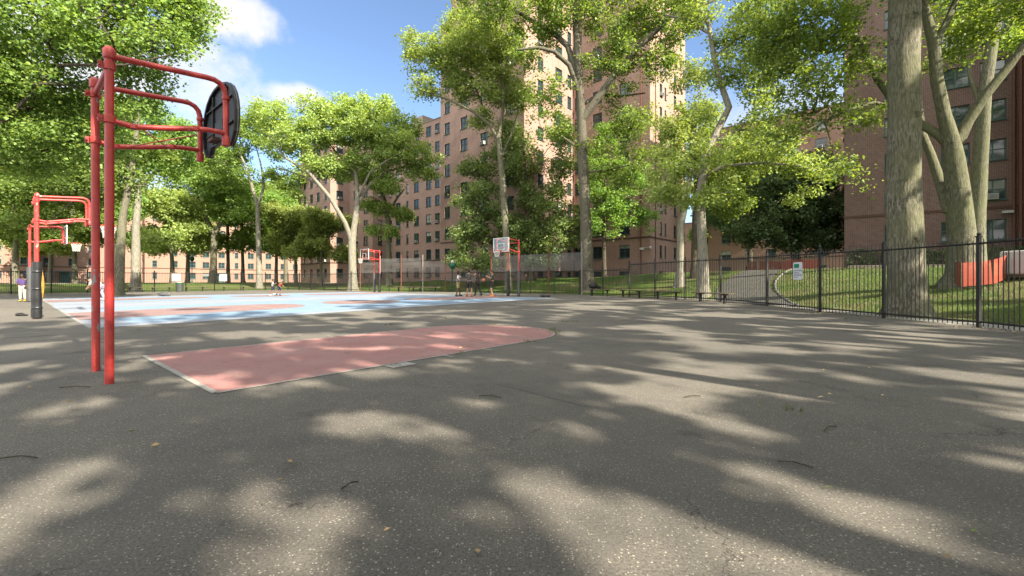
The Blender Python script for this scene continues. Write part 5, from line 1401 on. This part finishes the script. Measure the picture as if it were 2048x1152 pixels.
def person(label, loc, rz, H, pose, skin, top, bottom, shoes, shorts=False, sleeve=.45, group=None, hair=True):
    s = H / 1.75
    J = dict(pel=(0, 0, .95), spi=(0, 0, 1.13), che=(.01, 0, 1.33), nec=(.01, 0, 1.49), hed=(.03, 0, 1.60), sl=(0, .175, 1.42), sr=(0, -.175, 1.42), el=(-.02, .24, 1.14), er=(-.02, -.24, 1.14), wl=(.08, .25, .90), wr=(.08, -.25, .90),
             hl=(0, .09, .92), hr=(0, -.09, .92), kl=(.02, .10, .50), kr=(.02, -.10, .50), al=(-.01, .10, .085), ar=(-.01, -.10, .085))
    J.update(pose); J = {k: tuple(c * s for c in v) for k, v in J.items()}
    root = empty('person', loc, rz, label, 'person', group)
    N = ['pel', 'spi', 'che', 'nec', 'hed', 'sl', 'el', 'wl', 'sr', 'er', 'wr', 'hl', 'kl', 'al', 'hr', 'kr', 'ar']
    I = {k: i for i, k in enumerate(N)}
    E = [('pel', 'spi'), ('spi', 'che'), ('che', 'nec'), ('nec', 'hed'), ('che', 'sl'), ('sl', 'el'), ('el', 'wl'), ('che', 'sr'), ('sr', 'er'), ('er', 'wr'), ('pel', 'hl'), ('hl', 'kl'), ('kl', 'al'), ('pel', 'hr'), ('hr', 'kr'), ('kr', 'ar')]
    rad = dict(pel=(.10, .12), spi=(.095, .11), che=(.10, .125), nec=.055, hed=.055, sl=.06, sr=.06, el=.042, er=.042, wl=.029, wr=.029, hl=.085, hr=.085, kl=.058, kr=.058, al=.04, ar=.04)
    def sc(x): return tuple(a * s for a in x) if hasattr(x, '__len__') else x * s
    vs, fs = skin_shape([J[k] for k in N], [(I[a], I[b]) for a, b in E], [sc(rad[k]) for k in N])
    b = MB(); b.raw(vs, fs)
    h = Vector(J['hed']); nk = Vector(J['nec']); upv = (h - nk).normalized(); fw = Vector((1, 0, 0)); fw = (fw - upv * fw.dot(upv)).normalized(); hc = h + upv * .05 * s
    # head with nose, ears, eyes
    hv = MB(); hv.ball((0, 0, 0), .115 * s, 14, (.86, .72, 1.05)); 
    for v_ in hv.v:
        pass
    sd = upv.cross(fw)
    def place(src, dst):
        dst.raw([tuple(hc + fw * x + sd * y + upv * z) for x, y, z in src.v], src.f)
    hv.ball((.10 * s, 0, -.02 * s), .02 * s, 6, (1, .7, 1.2)); hv.ball((.06 * s, 0, -.085 * s), .04 * s, 8, (1, 1, .8))
    for q in (-1, 1): hv.ball((-.01 * s, q * .083 * s, -.005 * s), .026 * s, 6, (.7, .4, 1.2))
    place(hv, b)
    # hands: palm, four fingers and a thumb
    for e_, w_ in (('el', 'wl'), ('er', 'wr')):
        w = Vector(J[w_]); d = (w - Vector(J[e_])).normalized(); sx = d.cross(Vector((1, 0, .2))).normalized(); nn = d.cross(sx)
        b.tube([w - d * .01 * s, w + d * .04 * s, w + d * .085 * s], [.028 * s, .036 * s, .033 * s], 8)
        for i in range(4):
            o = sx * (i - 1.5) * .018 * s; ln = (.07, .08, .075, .058)[i] * s; p = w + d * .08 * s + o
            b.tube([p, p + d * ln * .55 + nn * .008 * s, p + d * ln * .9 + nn * .03 * s], [.0095 * s, .0088 * s, .007 * s], 6)
        p = w + d * .03 * s - sx * .03 * s; b.tube([p, p + d * .035 * s - sx * .025 * s, p + d * .065 * s - sx * .028 * s + nn * .012 * s], [.012 * s, .011 * s, .008 * s], 6)
    bo = b.build('body', M[skin], root, smooth=True, local=True)
    ey = MB(); e0 = MB()
    for q in (-1, 1): e0.ball((.088 * s, q * .033 * s, .012 * s), .011 * s, 6)
    place(e0, ey); ey.build('eyes', M['hair'], bo, smooth=True, local=True)
    if hair:
        e0 = MB(); e0.ball((-.018 * s, 0, .028 * s), .122 * s, 14, (.84, .76, .95)); hm = MB(); place(e0, hm); hm.build('hair', M['hair'], root, smooth=True, local=True)
    # shirt
    def lerp(a, b_, t): return tuple(J[a][i] * (1 - t) + J[b_][i] * t for i in range(3))
    SV = [lerp('pel', 'spi', .2), J['spi'], J['che'], lerp('che', 'nec', .75), J['sl'], lerp('sl', 'el', min(1, sleeve * 2)), J['sr'], lerp('sr', 'er', min(1, sleeve * 2))]
    SE = [(0, 1), (1, 2), (2, 3), (2, 4), (4, 5), (2, 6), (6, 7)]
    vs, fs = skin_shape(SV, SE, [sc((.125, .145)), sc((.118, .135)), sc((.118, .145)), sc(.068), sc(.076), sc(.066), sc(.076), sc(.066)])
    m = MB(); m.raw(vs, fs); m.build('shirt', M[top], root, smooth=True, local=True)
    e = .85 if shorts else .9
    TV = [lerp('pel', 'spi', .1), J['hl'], J['hr']]; TE = [(0, 1), (0, 2)]; TR = [sc((.118, .135)), sc(.108), sc(.108)]
    for hp, k, a, base in (('hl', 'kl', 'al', 1), ('hr', 'kr', 'ar', 2)):
        if shorts: TV.append(lerp(hp, k, .88)); TE.append((base, len(TV) - 1)); TR.append(sc(.098))
        else:
            TV.append(J[k]); TE.append((base, len(TV) - 1)); TR.append(sc(.08)); TV.append(lerp(k, a, .93)); TE.append((len(TV) - 2, len(TV) - 1)); TR.append(sc(.066))
    vs, fs = skin_shape(TV, TE, TR); m = MB(); m.raw(vs, fs); m.build('shorts' if shorts else 'trousers', M[bottom], root, smooth=True, local=True)
    for a, k in (('al', 'kl'), ('ar', 'kr')):
        p = Vector(J[a]); m = MB(); z = p.z - .035 * s
        m.ball((p.x + .055 * s, p.y, z), .13 * s, 10, (1.05, .40, .36)); m.ball((p.x - .02 * s, p.y, z + .03 * s), .06 * s, 8); m.build('shoe', M[shoes], root, smooth=True, local=True)
    return root

def build_people():
    bpy.context.view_layer.update()
    def at(px, Y): x = X_at(px, Y); return (x, Y, float(gz(Y)) + .016)
    person('child in purple shirt and cream trousers standing beside a padded red hoop', at(45, 23.0), R(-65), 1.42,
           dict(el=(-.03, .25, 1.16), wl=(.12, .20, .98), er=(.05, -.25, 1.15), wr=(.20, -.16, 1.06), al=(-.05, .10, .085)), 'skin_dark', 'purple', 'cream', 'fyellow')
    person('bending person in lavender trousers half hidden by the near red posts', at(199, 24.5), R(195), 1.62,
           dict(pel=(-.1, 0, .88), spi=(.05, 0, 1.02), che=(.24, 0, 1.12), nec=(.38, 0, 1.18), hed=(.47, 0, 1.20), sl=(.27, .175, 1.15), sr=(.27, -.175, 1.15), el=(.42, .2, .90), er=(.45, -.2, .92), wl=(.55, .12, .74), wr=(.6, -.12, .76),
                hl=(-.1, .09, .86), hr=(-.1, -.09, .86), kl=(.06, .11, .46), kr=(-.05, -.11, .46), al=(-.05, .11, .085), ar=(-.2, -.11, .085)), 'skin_light', 'fwhite', 'lav', 'fwhite')
    person('small child in white shirt running on the blue court', at(545, 31.5), R(20), 1.18,
           dict(el=(-.16, .22, 1.18), wl=(-.02, .22, 1.02), er=(.16, -.22, 1.2), wr=(.3, -.18, 1.3), kl=(.26, .1, .60), al=(.12, .1, .25), kr=(-.08, -.1, .5), ar=(-.28, -.1, .12)), 'skin_mid', 'fwhite', 'navy', 'fwhite', True)
    person('small child in red shirt bending forward beside the running child', at(558, 32.0), R(10), 1.16,
           dict(spi=(.06, 0, 1.1), che=(.16, 0, 1.26), nec=(.26, 0, 1.36), hed=(.34, 0, 1.43), sl=(.16, .17, 1.33), sr=(.16, -.17, 1.33), el=(.3, .22, 1.12), wl=(.42, .18, 1.0), er=(.05, -.24, 1.1), wr=(.2, -.2, .95), kl=(.18, .1, .52), al=(.05, .1, .085), kr=(-.02, -.1, .5), ar=(-.25, -.1, .14)), 'skin_mid', 'fred', 'navy', 'charcoal', True)
    person('player in white shirt and khaki shorts throwing out one arm', at(916, 30.5), R(5), 1.72,
           dict(el=(.24, .24, 1.36), wl=(.5, .2, 1.38), er=(-.02, -.3, 1.18), wr=(.14, -.32, 1.0), kl=(.10, .1, .5), al=(.14, .12, .085), kr=(-.02, -.12, .5), ar=(-.12, -.12, .085)), 'skin_dark', 'fwhite', 'khaki', 'charcoal', True)
    person('player in dark grey shirt and orange shoes reaching for the ball', at(938, 30.0), R(60), 1.80,
           dict(el=(.22, .28, 1.46), wl=(.38, .22, 1.66), er=(.24, -.26, 1.42), wr=(.44, -.2, 1.5), kl=(.08, .16, .5), al=(.02, .22, .085), kr=(.08, -.16, .5), ar=(-.02, -.22, .085)), 'skin_light', 'dgrey', 'charcoal', 'forange', True)
    person('player in dark clothes walking left of the orange rim hoop posts', at(956, 31.5), R(150), 1.74,
           dict(kl=(.16, .1, .5), al=(.18, .1, .085), kr=(-.04, -.1, .5), ar=(-.24, -.1, .11), el=(-.14, .25, 1.16), er=(.14, -.25, 1.16)), 'skin_dark', 'charcoal', 'charcoal', 'charcoal')
    person('player in grey shirt with arms half raised next to the padded far hoop', at(985, 30.2), R(190), 1.78,
           dict(el=(.14, .28, 1.22), wl=(.34, .24, 1.34), er=(.14, -.28, 1.22), wr=(.34, -.2, 1.30), kl=(.1, .14, .5), al=(.02, .18, .085), kr=(.1, -.14, .5), ar=(.0, -.18, .085)), 'skin_light', 'dgrey', 'charcoal', 'forange', True)
    b = MB(); c = W(967, 562, 29.8); b.ball((0, 0, 0), .12, 16)
    o = b.build('basketball', M['ball'], None, smooth=True); o.location = (c[0], c[1], 1.28 ); tag(o, 'orange basketball in the air between the players', 'ball')

# ------------------------------------------------------------------ benches, signs, small things
def bench_mesh(label, loc, rz, L, group):
    r = empty('park_bench', loc, rz, label, 'bench', group)
    m = MB()
    for k in range(3): m.box((0, -.13 + k * .13, .475), (L, .118, .05))
    m.build('seat', M['bench'], r, local=True, bevel=.006)
    for sx in (-1, 1):
        q = MB(); q.box((sx * L * .33, 0, .21), (.10, .10, .46)); q.box((sx * L * .33, 0, .425), (.12, .42, .05)); q.build('leg', M['iron'], r, local=True, bevel=.006)
    return r

def build_props():
    G = 'backless benches along the fences'
    info = [(1190, 1238, 'bench with a black bag on it, first right of the tall straight trunk'), (1253, 1308, 'empty bench by the spot where the fence steps up'),
            (1326, 1384, 'empty bench in front of the leaning pale trunk'), (1412, 1492, 'longest looking bench, nearest the camera, by the crooked sunlit tree')]
    for i, (a, b, lab) in enumerate(info):
        xa, ya, _ = fence_point(a, .75); xb, yb, _ = fence_point(b, .75)
        L = min(3.0, math.hypot(xb - xa, yb - ya)); x, y = (xa + xb) / 2, (ya + yb) / 2
        bench_mesh(lab, (x, y, float(gz(y))), math.atan2(yb - ya, xb - xa), L, G)
        if i == 0:
            m = MB(); m.ball((0, 0, .2), .24, 14, (1.5, .8, .8)); m.ball((.38, .0, .13), .15, 10, (1.5, 1, .8)); m.ball((-.2, .02, .26), .17, 10, (1.1, 1, .8)); m.tube([(-.25, 0, .38), (-.1, -.05, .47), (.1, -.05, .45), (.22, 0, .34)], .02, 6)
            bg = m.build('duffel_bag', M['bagblack'], None, smooth=True); bg.location = (xa * .75 + xb * .25, ya * .75 + yb * .25, float(gz(ya)) + .50); bg.rotation_euler = (0, 0, .3)
            tag(bg, 'bulging black bag lying on the first bench', 'bag')
    for a, b, lab in ((250, 282, 'bench before the pale trunk behind the left fence'), (292, 342, 'bench left of the green litter bin'), (360, 408, 'bench right of the green litter bin'), (432, 490, 'bench near the foot of the almost white trunk')):
        xa, ya, _ = fence_point(a, .9); xb, yb, _ = fence_point(b, .9); x, y = (xa + xb) / 2, (ya + yb) / 2
        bench_mesh(lab, (x, y, float(gz(y))), math.atan2(yb - ya, xb - xa), min(4.5, math.hypot(xb - xa, yb - ya)), G)
    for a, b, lab in ((806, 838, 'bench under the raised netting behind the far pale hoop'), (846, 884, 'bench left of the green lamp post')):
        xa, ya, _ = fence_point(a, .9); xb, yb, _ = fence_point(b, .9); x, y = (xa + xb) / 2, (ya + yb) / 2
        bench_mesh(lab, (x, y, float(gz(y))), math.atan2(yb - ya, xb - xa), 2.6, G)
    # litter bin
    x, y, an = fence_point(352, 1.3); r = empty('litter_bin', (x, y, float(gz(y))), 0, 'green wire litter bin standing before the left fence', 'litter bin')
    m = MB(); m.lathe([(.26, 0), (.30, .03), (.33, .85), (.30, .86), (.27, .06), (.02, .05)], (0, 0, 0), 20); m.build('basket', M['binm'], r, smooth=True, local=True)
    m = MB(); m.lathe([(.345, .82), (.36, .84), (.36, .90), (.33, .91)], (0, 0, 0), 20); m.build('rim_band', M['green'], r, smooth=True, local=True)
    m = MB(); m.ball((0, 0, .84), .27, 10, (1, 1, .45)); m.build('bin_bag', M['tarp'], r, smooth=True, local=True)
    # plain pale notice boards on the left fence
    for px, lab in ((352, 'blank white board on the left fence above the litter bin'), (446, 'blank white board on the left fence before the almost white trunk')):
        x, y, an = fence_point(px, .07); r = empty('notice_board', (x, y, float(gz(y)) + 1.45), an, lab, 'notice board', 'white boards on the left fence')
        m = MB(); m.box((0, 0, 0), (.7, .02, .72)); m.build('panel', M['white'], r, local=True, bevel=.004)
        m = MB(); [m.box((0, -.016, z), (.74, .03, .03)) for z in (-.37, .37)]; m.build('frame', M['concrete'], r, local=True)
    # NO GLASS sign
    x, y, an = fence_point(1598, .05); r = empty('warning_sign', (x, y, float(gz(y)) + 1.555), an, 'white sign with green clover emblem reading NO GLASS on the right fence', 'sign')
    # the visible side faces the court
    m = MB(); w, h = .50, .70
    def rr(w, h, c): return [(-w / 2 + c, -h / 2), (w / 2 - c, -h / 2), (w / 2, -h / 2 + c), (w / 2, h / 2 - c), (w / 2 - c, h / 2), (-w / 2 + c, h / 2), (-w / 2, h / 2 - c), (-w / 2, -h / 2 + c)]
    # fence runs away from the camera: court side is local +y
    m.prism(rr(w, h, .04), (0, 0, 0), (-1, 0, 0), (0, 0, 1), (0, 1, 0), .008); m.build('panel', M['signwhite'], r, local=True)
    e = MB()
    for k, cx in enumerate((-.075, 0, .075)):
        e.ball((-cx * 1.15 + .06, .010, .225), .062, 12, (1, .06, 1.0)); e.ball((-cx * 1.15 + .06, .0105, .17), .055, 10, (1, .06, 1))
    e.build('clover_emblem', M['signgreen'], r, local=True)
    def txt(body, size, xx, zz):
        cu = bpy.data.curves.new('t', 'FONT'); cu.body = body; cu.size = size; cu.extrude = .0015; cu.align_x = 'LEFT'; cu.fill_mode = 'BOTH'
        o = bpy.data.objects.new('t', cu); COL.objects.link(o); dg = bpy.context.evaluated_depsgraph_get(); ev = o.evaluated_get(dg); me = bpy.data.meshes.new_from_object(ev)
        vs = [tuple(v.co) for v in me.vertices]; fs = [tuple(p.vertices) for p in me.polygons]; bpy.data.objects.remove(o); bpy.data.meshes.remove(me)
        return [(xx - a, .010 + c, zz + b) for a, b, c in vs], fs
    bpy.context.view_layer.update()
    t = MB()
    for body, size, zz in (('NO GLASS', .092, -.015), ('PERMITTED IN', .048, -.085), ('THIS PLAYGROUND', .048, -.145), ('NO BOTTLES, CANS', .048, -.205), ('OR GLASS', .048, -.265)):
        vs, fs = txt(body, size, .215, zz); t.raw(vs, fs)
    t.build('lettering', M['ink'], r, local=True)
    bl = MB()
    for sx in (-.2, .2):
        for sz in (-.31, .31): bl.ball((sx, .009, sz), .012, 6)
    bl.build('bolts', M['ac'], r, local=True)
    # green lamp posts
    for px, Y, h, lab in ((905, 44.2, 3.0, 'green lamp post with round green head at the far fence behind the players'), (384, 66, 4.0, 'tall green lamp post on the far lawn left of the forked brown trunk')):
        x = X_at(px, Y); z = max(float(gz(Y)), tz(x, Y)); r = empty('lamp_post', (x, Y, z), 0, lab, 'lamp post', 'green lamp posts')
        m = MB(); m.lathe([(.12, 0), (.12, .25), (.07, .4), (.055, 1), (.05, h - .75)], (0, 0, 0), 12); m.build('column', M['green'], r, smooth=True, local=True)
        m = MB(); m.lathe([(.05, h - .78), (.16, h - .7), (.30, h - .45), (.32, h - .25), (.22, h - .06)], (0, 0, 0), 16); m.build('lamp_shade', M['green'], r, smooth=True, local=True)
        m = MB(); m.lathe([(.18, h - .06), (.17, h + .08), (.10, h + .16), (.02, h + .2)], (0, 0, 0), 14); m.build('lamp_globe', M['lampglass'], r, smooth=True, local=True)
    # orange safety mesh
    def mesh_fence(label, pts, zlo, zhi, wavy=.06, posts=True):
        root = empty('safety_mesh', (pts[0][0], pts[0][1], tz(*pts[0])), 0, label, 'safety fence'); m = MB(); dist = 0; pm = []
        for (x0, y0), (x1, y1) in zip(pts[:-1], pts[1:]):
            L = math.hypot(x1 - x0, y1 - y0); n = max(2, int(L / .3)); nx, ny = -(y1 - y0) / L, (x1 - x0) / L
            for i in range(n):
                def Q(t, b, s0=dist):
                    x, y = x0 + (x1 - x0) * t, y0 + (y1 - y0) * t; g = tz(x, y); wv = wavy * math.sin((s0 + t * L) * 2.3 + b * 2)
                    return (x + nx * wv, y + ny * wv, g + zlo + (zhi - zlo) * b + .05 * math.sin((s0 + t * L) * 1.7))
                t0, t1 = i / n, (i + 1) / n
                for b0, b1 in ((0, .34), (.34, .67), (.67, 1)):
                    m.face([Q(t0, b0), Q(t1, b0), Q(t1, b1), Q(t0, b1)], [(dist + t0 * L, b0), (dist + t1 * L, b0), (dist + t1 * L, b1), (dist + t0 * L, b1)])
            pm.append((x0, y0)); dist += L
        pm.append(pts[-1]); m.build('netting', M['orange'], root, recalc=False, smooth=True)
        for x, y in pm:
            q = MB(); q.tube([(x, y, tz(x, y) - .1), (x, y, tz(x, y) + zhi + .08)], .022, 6); q.build('stake', M['bark_dark'], root)
    Y = 17.3
    mesh_fence('orange safety mesh wrapped in front of the forked mossy trunk', [(X_at(1910, 18.2), 18.2), (X_at(1922, Y), Y), (X_at(1985, 17.1), 17.1), (X_at(2013, 17.6), 17.6)], .15, 1.08, .015)
    mesh_fence('long orange safety mesh at the top of the lawn by the dark tree', [(X_at(1520, 42), 42), (X_at(1560, 39), 39), (X_at(1605, 37), 37), (X_at(1642, 36), 36)], .0, 1.0, .02)
    mesh_fence('short rounded orange safety mesh beside the curving path', [(X_at(1494, 47), 47), (X_at(1500, 46), 46), (X_at(1512, 46), 46)], .02, 1.2)
    # tarp covered stack
    x, y = X_at(2062, 17.6), 17.6; r = empty('covered_stack', (x, y, tz(x, y) - .05), .2, 'white tarpaulin covered stack with pink print at the right edge', 'covered stack')
    m = MB(); m.box((0, 0, .60), (1.7, 1.0, .95)); m.build('tarpaulin', M['tarp'], r, local=True, bevel=.07)
    m = MB()
    for k in range(7): m.box((-.0, -.503, .32 + k * .075), (1.5, .012, .03))
    m.build('printed_stripes', M['pink'], r, local=True)
    m = MB(); [m.box((sx, 0, .07), (.12, 1.0, .12)) for sx in (-.7, 0, .7)]; m.build('pallet', M['bench'], r, local=True)
    # hedge and low wall before the dark building
    d = np.array([.8, -.6]); n = np.array([d[1], -d[0]]); P = np.array([27.2, 36.0]) + n * 1.7 + d * .3
    rg = np.random.default_rng(5)
    r = empty('hedge', (P[0] + d[0] * 6, P[1] + d[1] * 6, 2.0), 0, 'clipped dark green hedge along the foot of the dark brick building', 'hedge')
    m = MB(); c = P + d * 6.5; m.box((c[0], c[1], 2.75), (13, .7, 1.2), math.atan2(d[1], d[0])); m.build('branches', M['bark_dark'], r)
    npt = 1500; a = rg.uniform(-.1, 13.1, npt); b = rg.uniform(-.62, .62, npt); zz = rg.uniform(2.0, 3.52, npt) + .1 * np.sin(a * 2.1)
    cen = np.stack([P[0] + d[0] * a + n[0] * b - r.location[0], P[1] + d[1] * a + n[1] * b - r.location[1], zz - 2.0], 1)
    leaf_mesh(cen, None, rg, 16, .11, .13, M['leaf_dark'], r, 1.0, 'foliage', 0)
    m = MB(); Pw = P + n * .75; c = Pw + d * 6.5; m.box((c[0], c[1], 1.9), (13.2, .25, 1.0), math.atan2(d[1], d[0]))
    tag(m.build('retaining_wall', M['coping'], None, bevel=.02), 'low grey wall in front of the clipped hedge', 'wall')
    m = MB(); Pr = P - n * .5
    for k in range(6): q = Pr + d * (k * 2.6); m.tube([(q[0], q[1], 2), (q[0], q[1], 3.95)], .02, 6)
    q0, q1 = Pr, Pr + d * 13; m.tube([(q0[0], q0[1], 3.95), (q1[0], q1[1], 3.95)], .02, 6)
    tag(m.build('railing', M['iron']), 'thin black railing above the clipped hedge', 'railing')
    # small things on the courts
    x = X_at(326, 31.0); m = MB(); m.ball((0, 0, .14), .2, 10, (2.1, .9, .7)); m.ball((.35, 0, .12), .14, 8, (1.4, 1, .8)); m.tube([(-.3, 0, .2), (-.1, .05, .34), (.15, .05, .3)], .018, 6)
    o = m.build('sports_bag', M['padgrey'], None, smooth=True); o.location = (x, 31, float(gz(31)) + .016); tag(o, 'grey bag lying on the pale far court', 'bag')
    x = X_at(1086, 29.5); m = MB(); m.ball((0, 0, .08), .12, 8, (1.8, .8, .65)); m.ball((.35, .1, .07), .1, 8, (1.8, .9, .7))
    o = m.build('shoulder_bag', M['bagblack'], None, smooth=True); o.location = (x, 29.5, float(gz(29.5))); tag(o, 'small black bag on the asphalt right of the orange rim hoop', 'bag')
    Y = 15.0; x = X_at(40, Y); m = MB(); m.ball((0, 0, .05), .11, 10, (1.3, .9, .55)); m.ball((.14, .03, .03), .07, 8, (1.4, .9, .5))
    o = m.build('glove', M['bagblack'], None, smooth=True); o.location = (x, Y, float(gz(Y))); tag(o, 'dark crumpled glove on the asphalt left of the padded post', 'glove')
    # fallen leaves, twigs and weeds on the asphalt
    rg = np.random.default_rng(9); n_ = 230; Yd = 1.8 + 22 * rg.random(n_) ** 1.0; Xd = rg.uniform(-1.1, 1.15, n_) * Yd
    keep = plaza_dist(Xd, Yd) < -.2; Xd, Yd = Xd[keep], Yd[keep]
    fx = rg.uniform(0, 1, 900); seg = (fx * (len(FENCE_R) - 2)).astype(int); fr = np.array(FENCE_R); tt = rg.random(900)[:, None]
    edge = fr[seg] * (1 - tt) + fr[seg + 1] * tt; edge[:, 0] -= np.abs(rg.normal(0, .35, 900)) - .15
    Xd = np.concatenate([Xd, edge[:, 0]]); Yd = np.concatenate([Yd, edge[:, 1]])
    cen = np.stack([Xd, Yd, gz(Yd) + .018], 1); n_ = len(cen); sz = rg.uniform(.010, .030, n_)
    an = rg.uniform(0, 2 * PI, n_); ax = np.stack([np.cos(an), np.sin(an), rg.normal(0, .15, n_)], 1); sd = np.stack([-np.sin(an), np.cos(an), rg.normal(0, .25, n_)], 1)
    v = np.stack([cen - ax * sz[:, None], cen + sd * sz[:, None] * .5, cen + ax * sz[:, None], cen - sd * sz[:, None] * .5 + np.array([0, 0, .008])], 1).reshape(-1, 3)
    lf = NT('dry_leaf'); g = lf.n('NewGeometry'); c1 = lf.mix(g.outputs['Random Per Island'], (.13, .075, .03), (.40, .30, .15)); c2 = lf.mix(lf.math('GREATER_THAN', lf.math('FRACT', lf.math('MULTIPLY', g.outputs['Random Per Island'], 9.7)), .8), c1, (.12, .17, .03)); lf.princ(c2, .8, .2)
    tag(mesh_np('fallen_leaves', v, np.arange(len(v)).reshape(-1, 4), lf.mat), 'scattered dry leaves on the asphalt', kind='stuff')
    tw = MB()
    for px, Y, L, a in ((35, 3.0, .12, .1), (1660, 3.6, .12, .6), (1590, 2.9, .10, -.5), (150, 5.0, .15, .2), (980, 4.6, .12, -.2), (1385, 4.6, .10, .3), (700, 2.6, .06, 1)):
        x = X_at(px, Y); tw.tube([(x - L * math.cos(a), Y - L * math.sin(a), .015), (x, Y + .02, .022), (x + L * math.cos(a), Y + L * math.sin(a), .012)], .005, 5)
    tag(tw.build('fallen_twigs', M['bark_dark']), 'small twigs lying on the asphalt', kind='stuff')
    # weeds along the key and in cracks
    wv = []; rg2 = np.random.default_rng(21)
    spots = [(*uv(7.5, -.9), 40, .2), (*uv(7.2, -1.2), 40, .15), (*uv(6.9, -1.45), 30, .12), (*uv(5.4, -1.88), 25, .1), (*uv(3.5, -1.9), 12, .08), (*uv(5.0, 1.9), 25, .1), (*uv(7.4, 1.0), 26, .12), (*uv(2.2, -1.95), 10, .06), (1.55, 13.2, 26, .14), (1.9, 13.1, 22, .12), (-2.1, 14.0, 16, .1), (-3.4, 12.2, 30, .16), (2.65, 4.15, 16, .1), (11.3, 15.9, 50, .4), (10.6, 15.6, 40, .35), (11.0, 11.6, 40, .4), (10.6, 13.5, 30, .5)]
    for x, y, k, s in spots:
        for _ in range(k):
            px_, py_ = x + rg2.normal(0, s * .6), y + rg2.normal(0, s * .6); a = rg2.uniform(0, 6.28); h = rg2.uniform(.02, .065); w = .006; l = rg2.uniform(.01, .05); z = float(gz(py_))
            wv += [(px_ - w * math.sin(a), py_ + w * math.cos(a), z), (px_ + w * math.sin(a), py_ - w * math.cos(a), z), (px_ + l * math.cos(a) + .002, py_ + l * math.sin(a), z + h), (px_ + l * math.cos(a), py_ + l * math.sin(a), z + h)]
    tag(mesh_np('weeds', np.array(wv), np.arange(len(wv)).reshape(-1, 4), M['leaf_lawn']), 'small weeds growing at the painted edge and along the fence', kind='stuff')
    # grass blades on the near lawn
    n_ = 60000; gx = rg.uniform(12.2, 30, n_); gy = 9 + rg.random(n_) * 26
    dd = plaza_dist(gx, gy); keep = (dd > 1.75) & (rg.random(n_) < 1.2 - dd / 22); gx, gy = gx[keep], gy[keep]; n_ = len(gx); gz_ = terrain(gx, gy)
    a = rg.uniform(0, 2 * PI, n_); h = rg.uniform(.04, .11, n_); w = .010; l = rg.uniform(0, .06, n_)
    z0 = np.zeros(n_); b0 = np.stack([gx - w * np.sin(a), gy + w * np.cos(a), gz_ - .01], 1); b1 = np.stack([gx + w * np.sin(a), gy - w * np.cos(a), gz_ - .01], 1)
    t1 = np.stack([gx + l * np.cos(a) + .003, gy + l * np.sin(a), gz_ + h], 1); t0 = np.stack([gx + l * np.cos(a) - .003, gy + l * np.sin(a), gz_ + h], 1)
    tag(mesh_np('grass', np.stack([b0, b1, t1, t0], 1).reshape(-1, 3), np.arange(n_ * 4).reshape(-1, 4), M['leaf_lawn']), 'grass blades of the near lawn', kind='stuff')

build_buildings(); build_fences(); build_hoops(); build_people(); build_props()
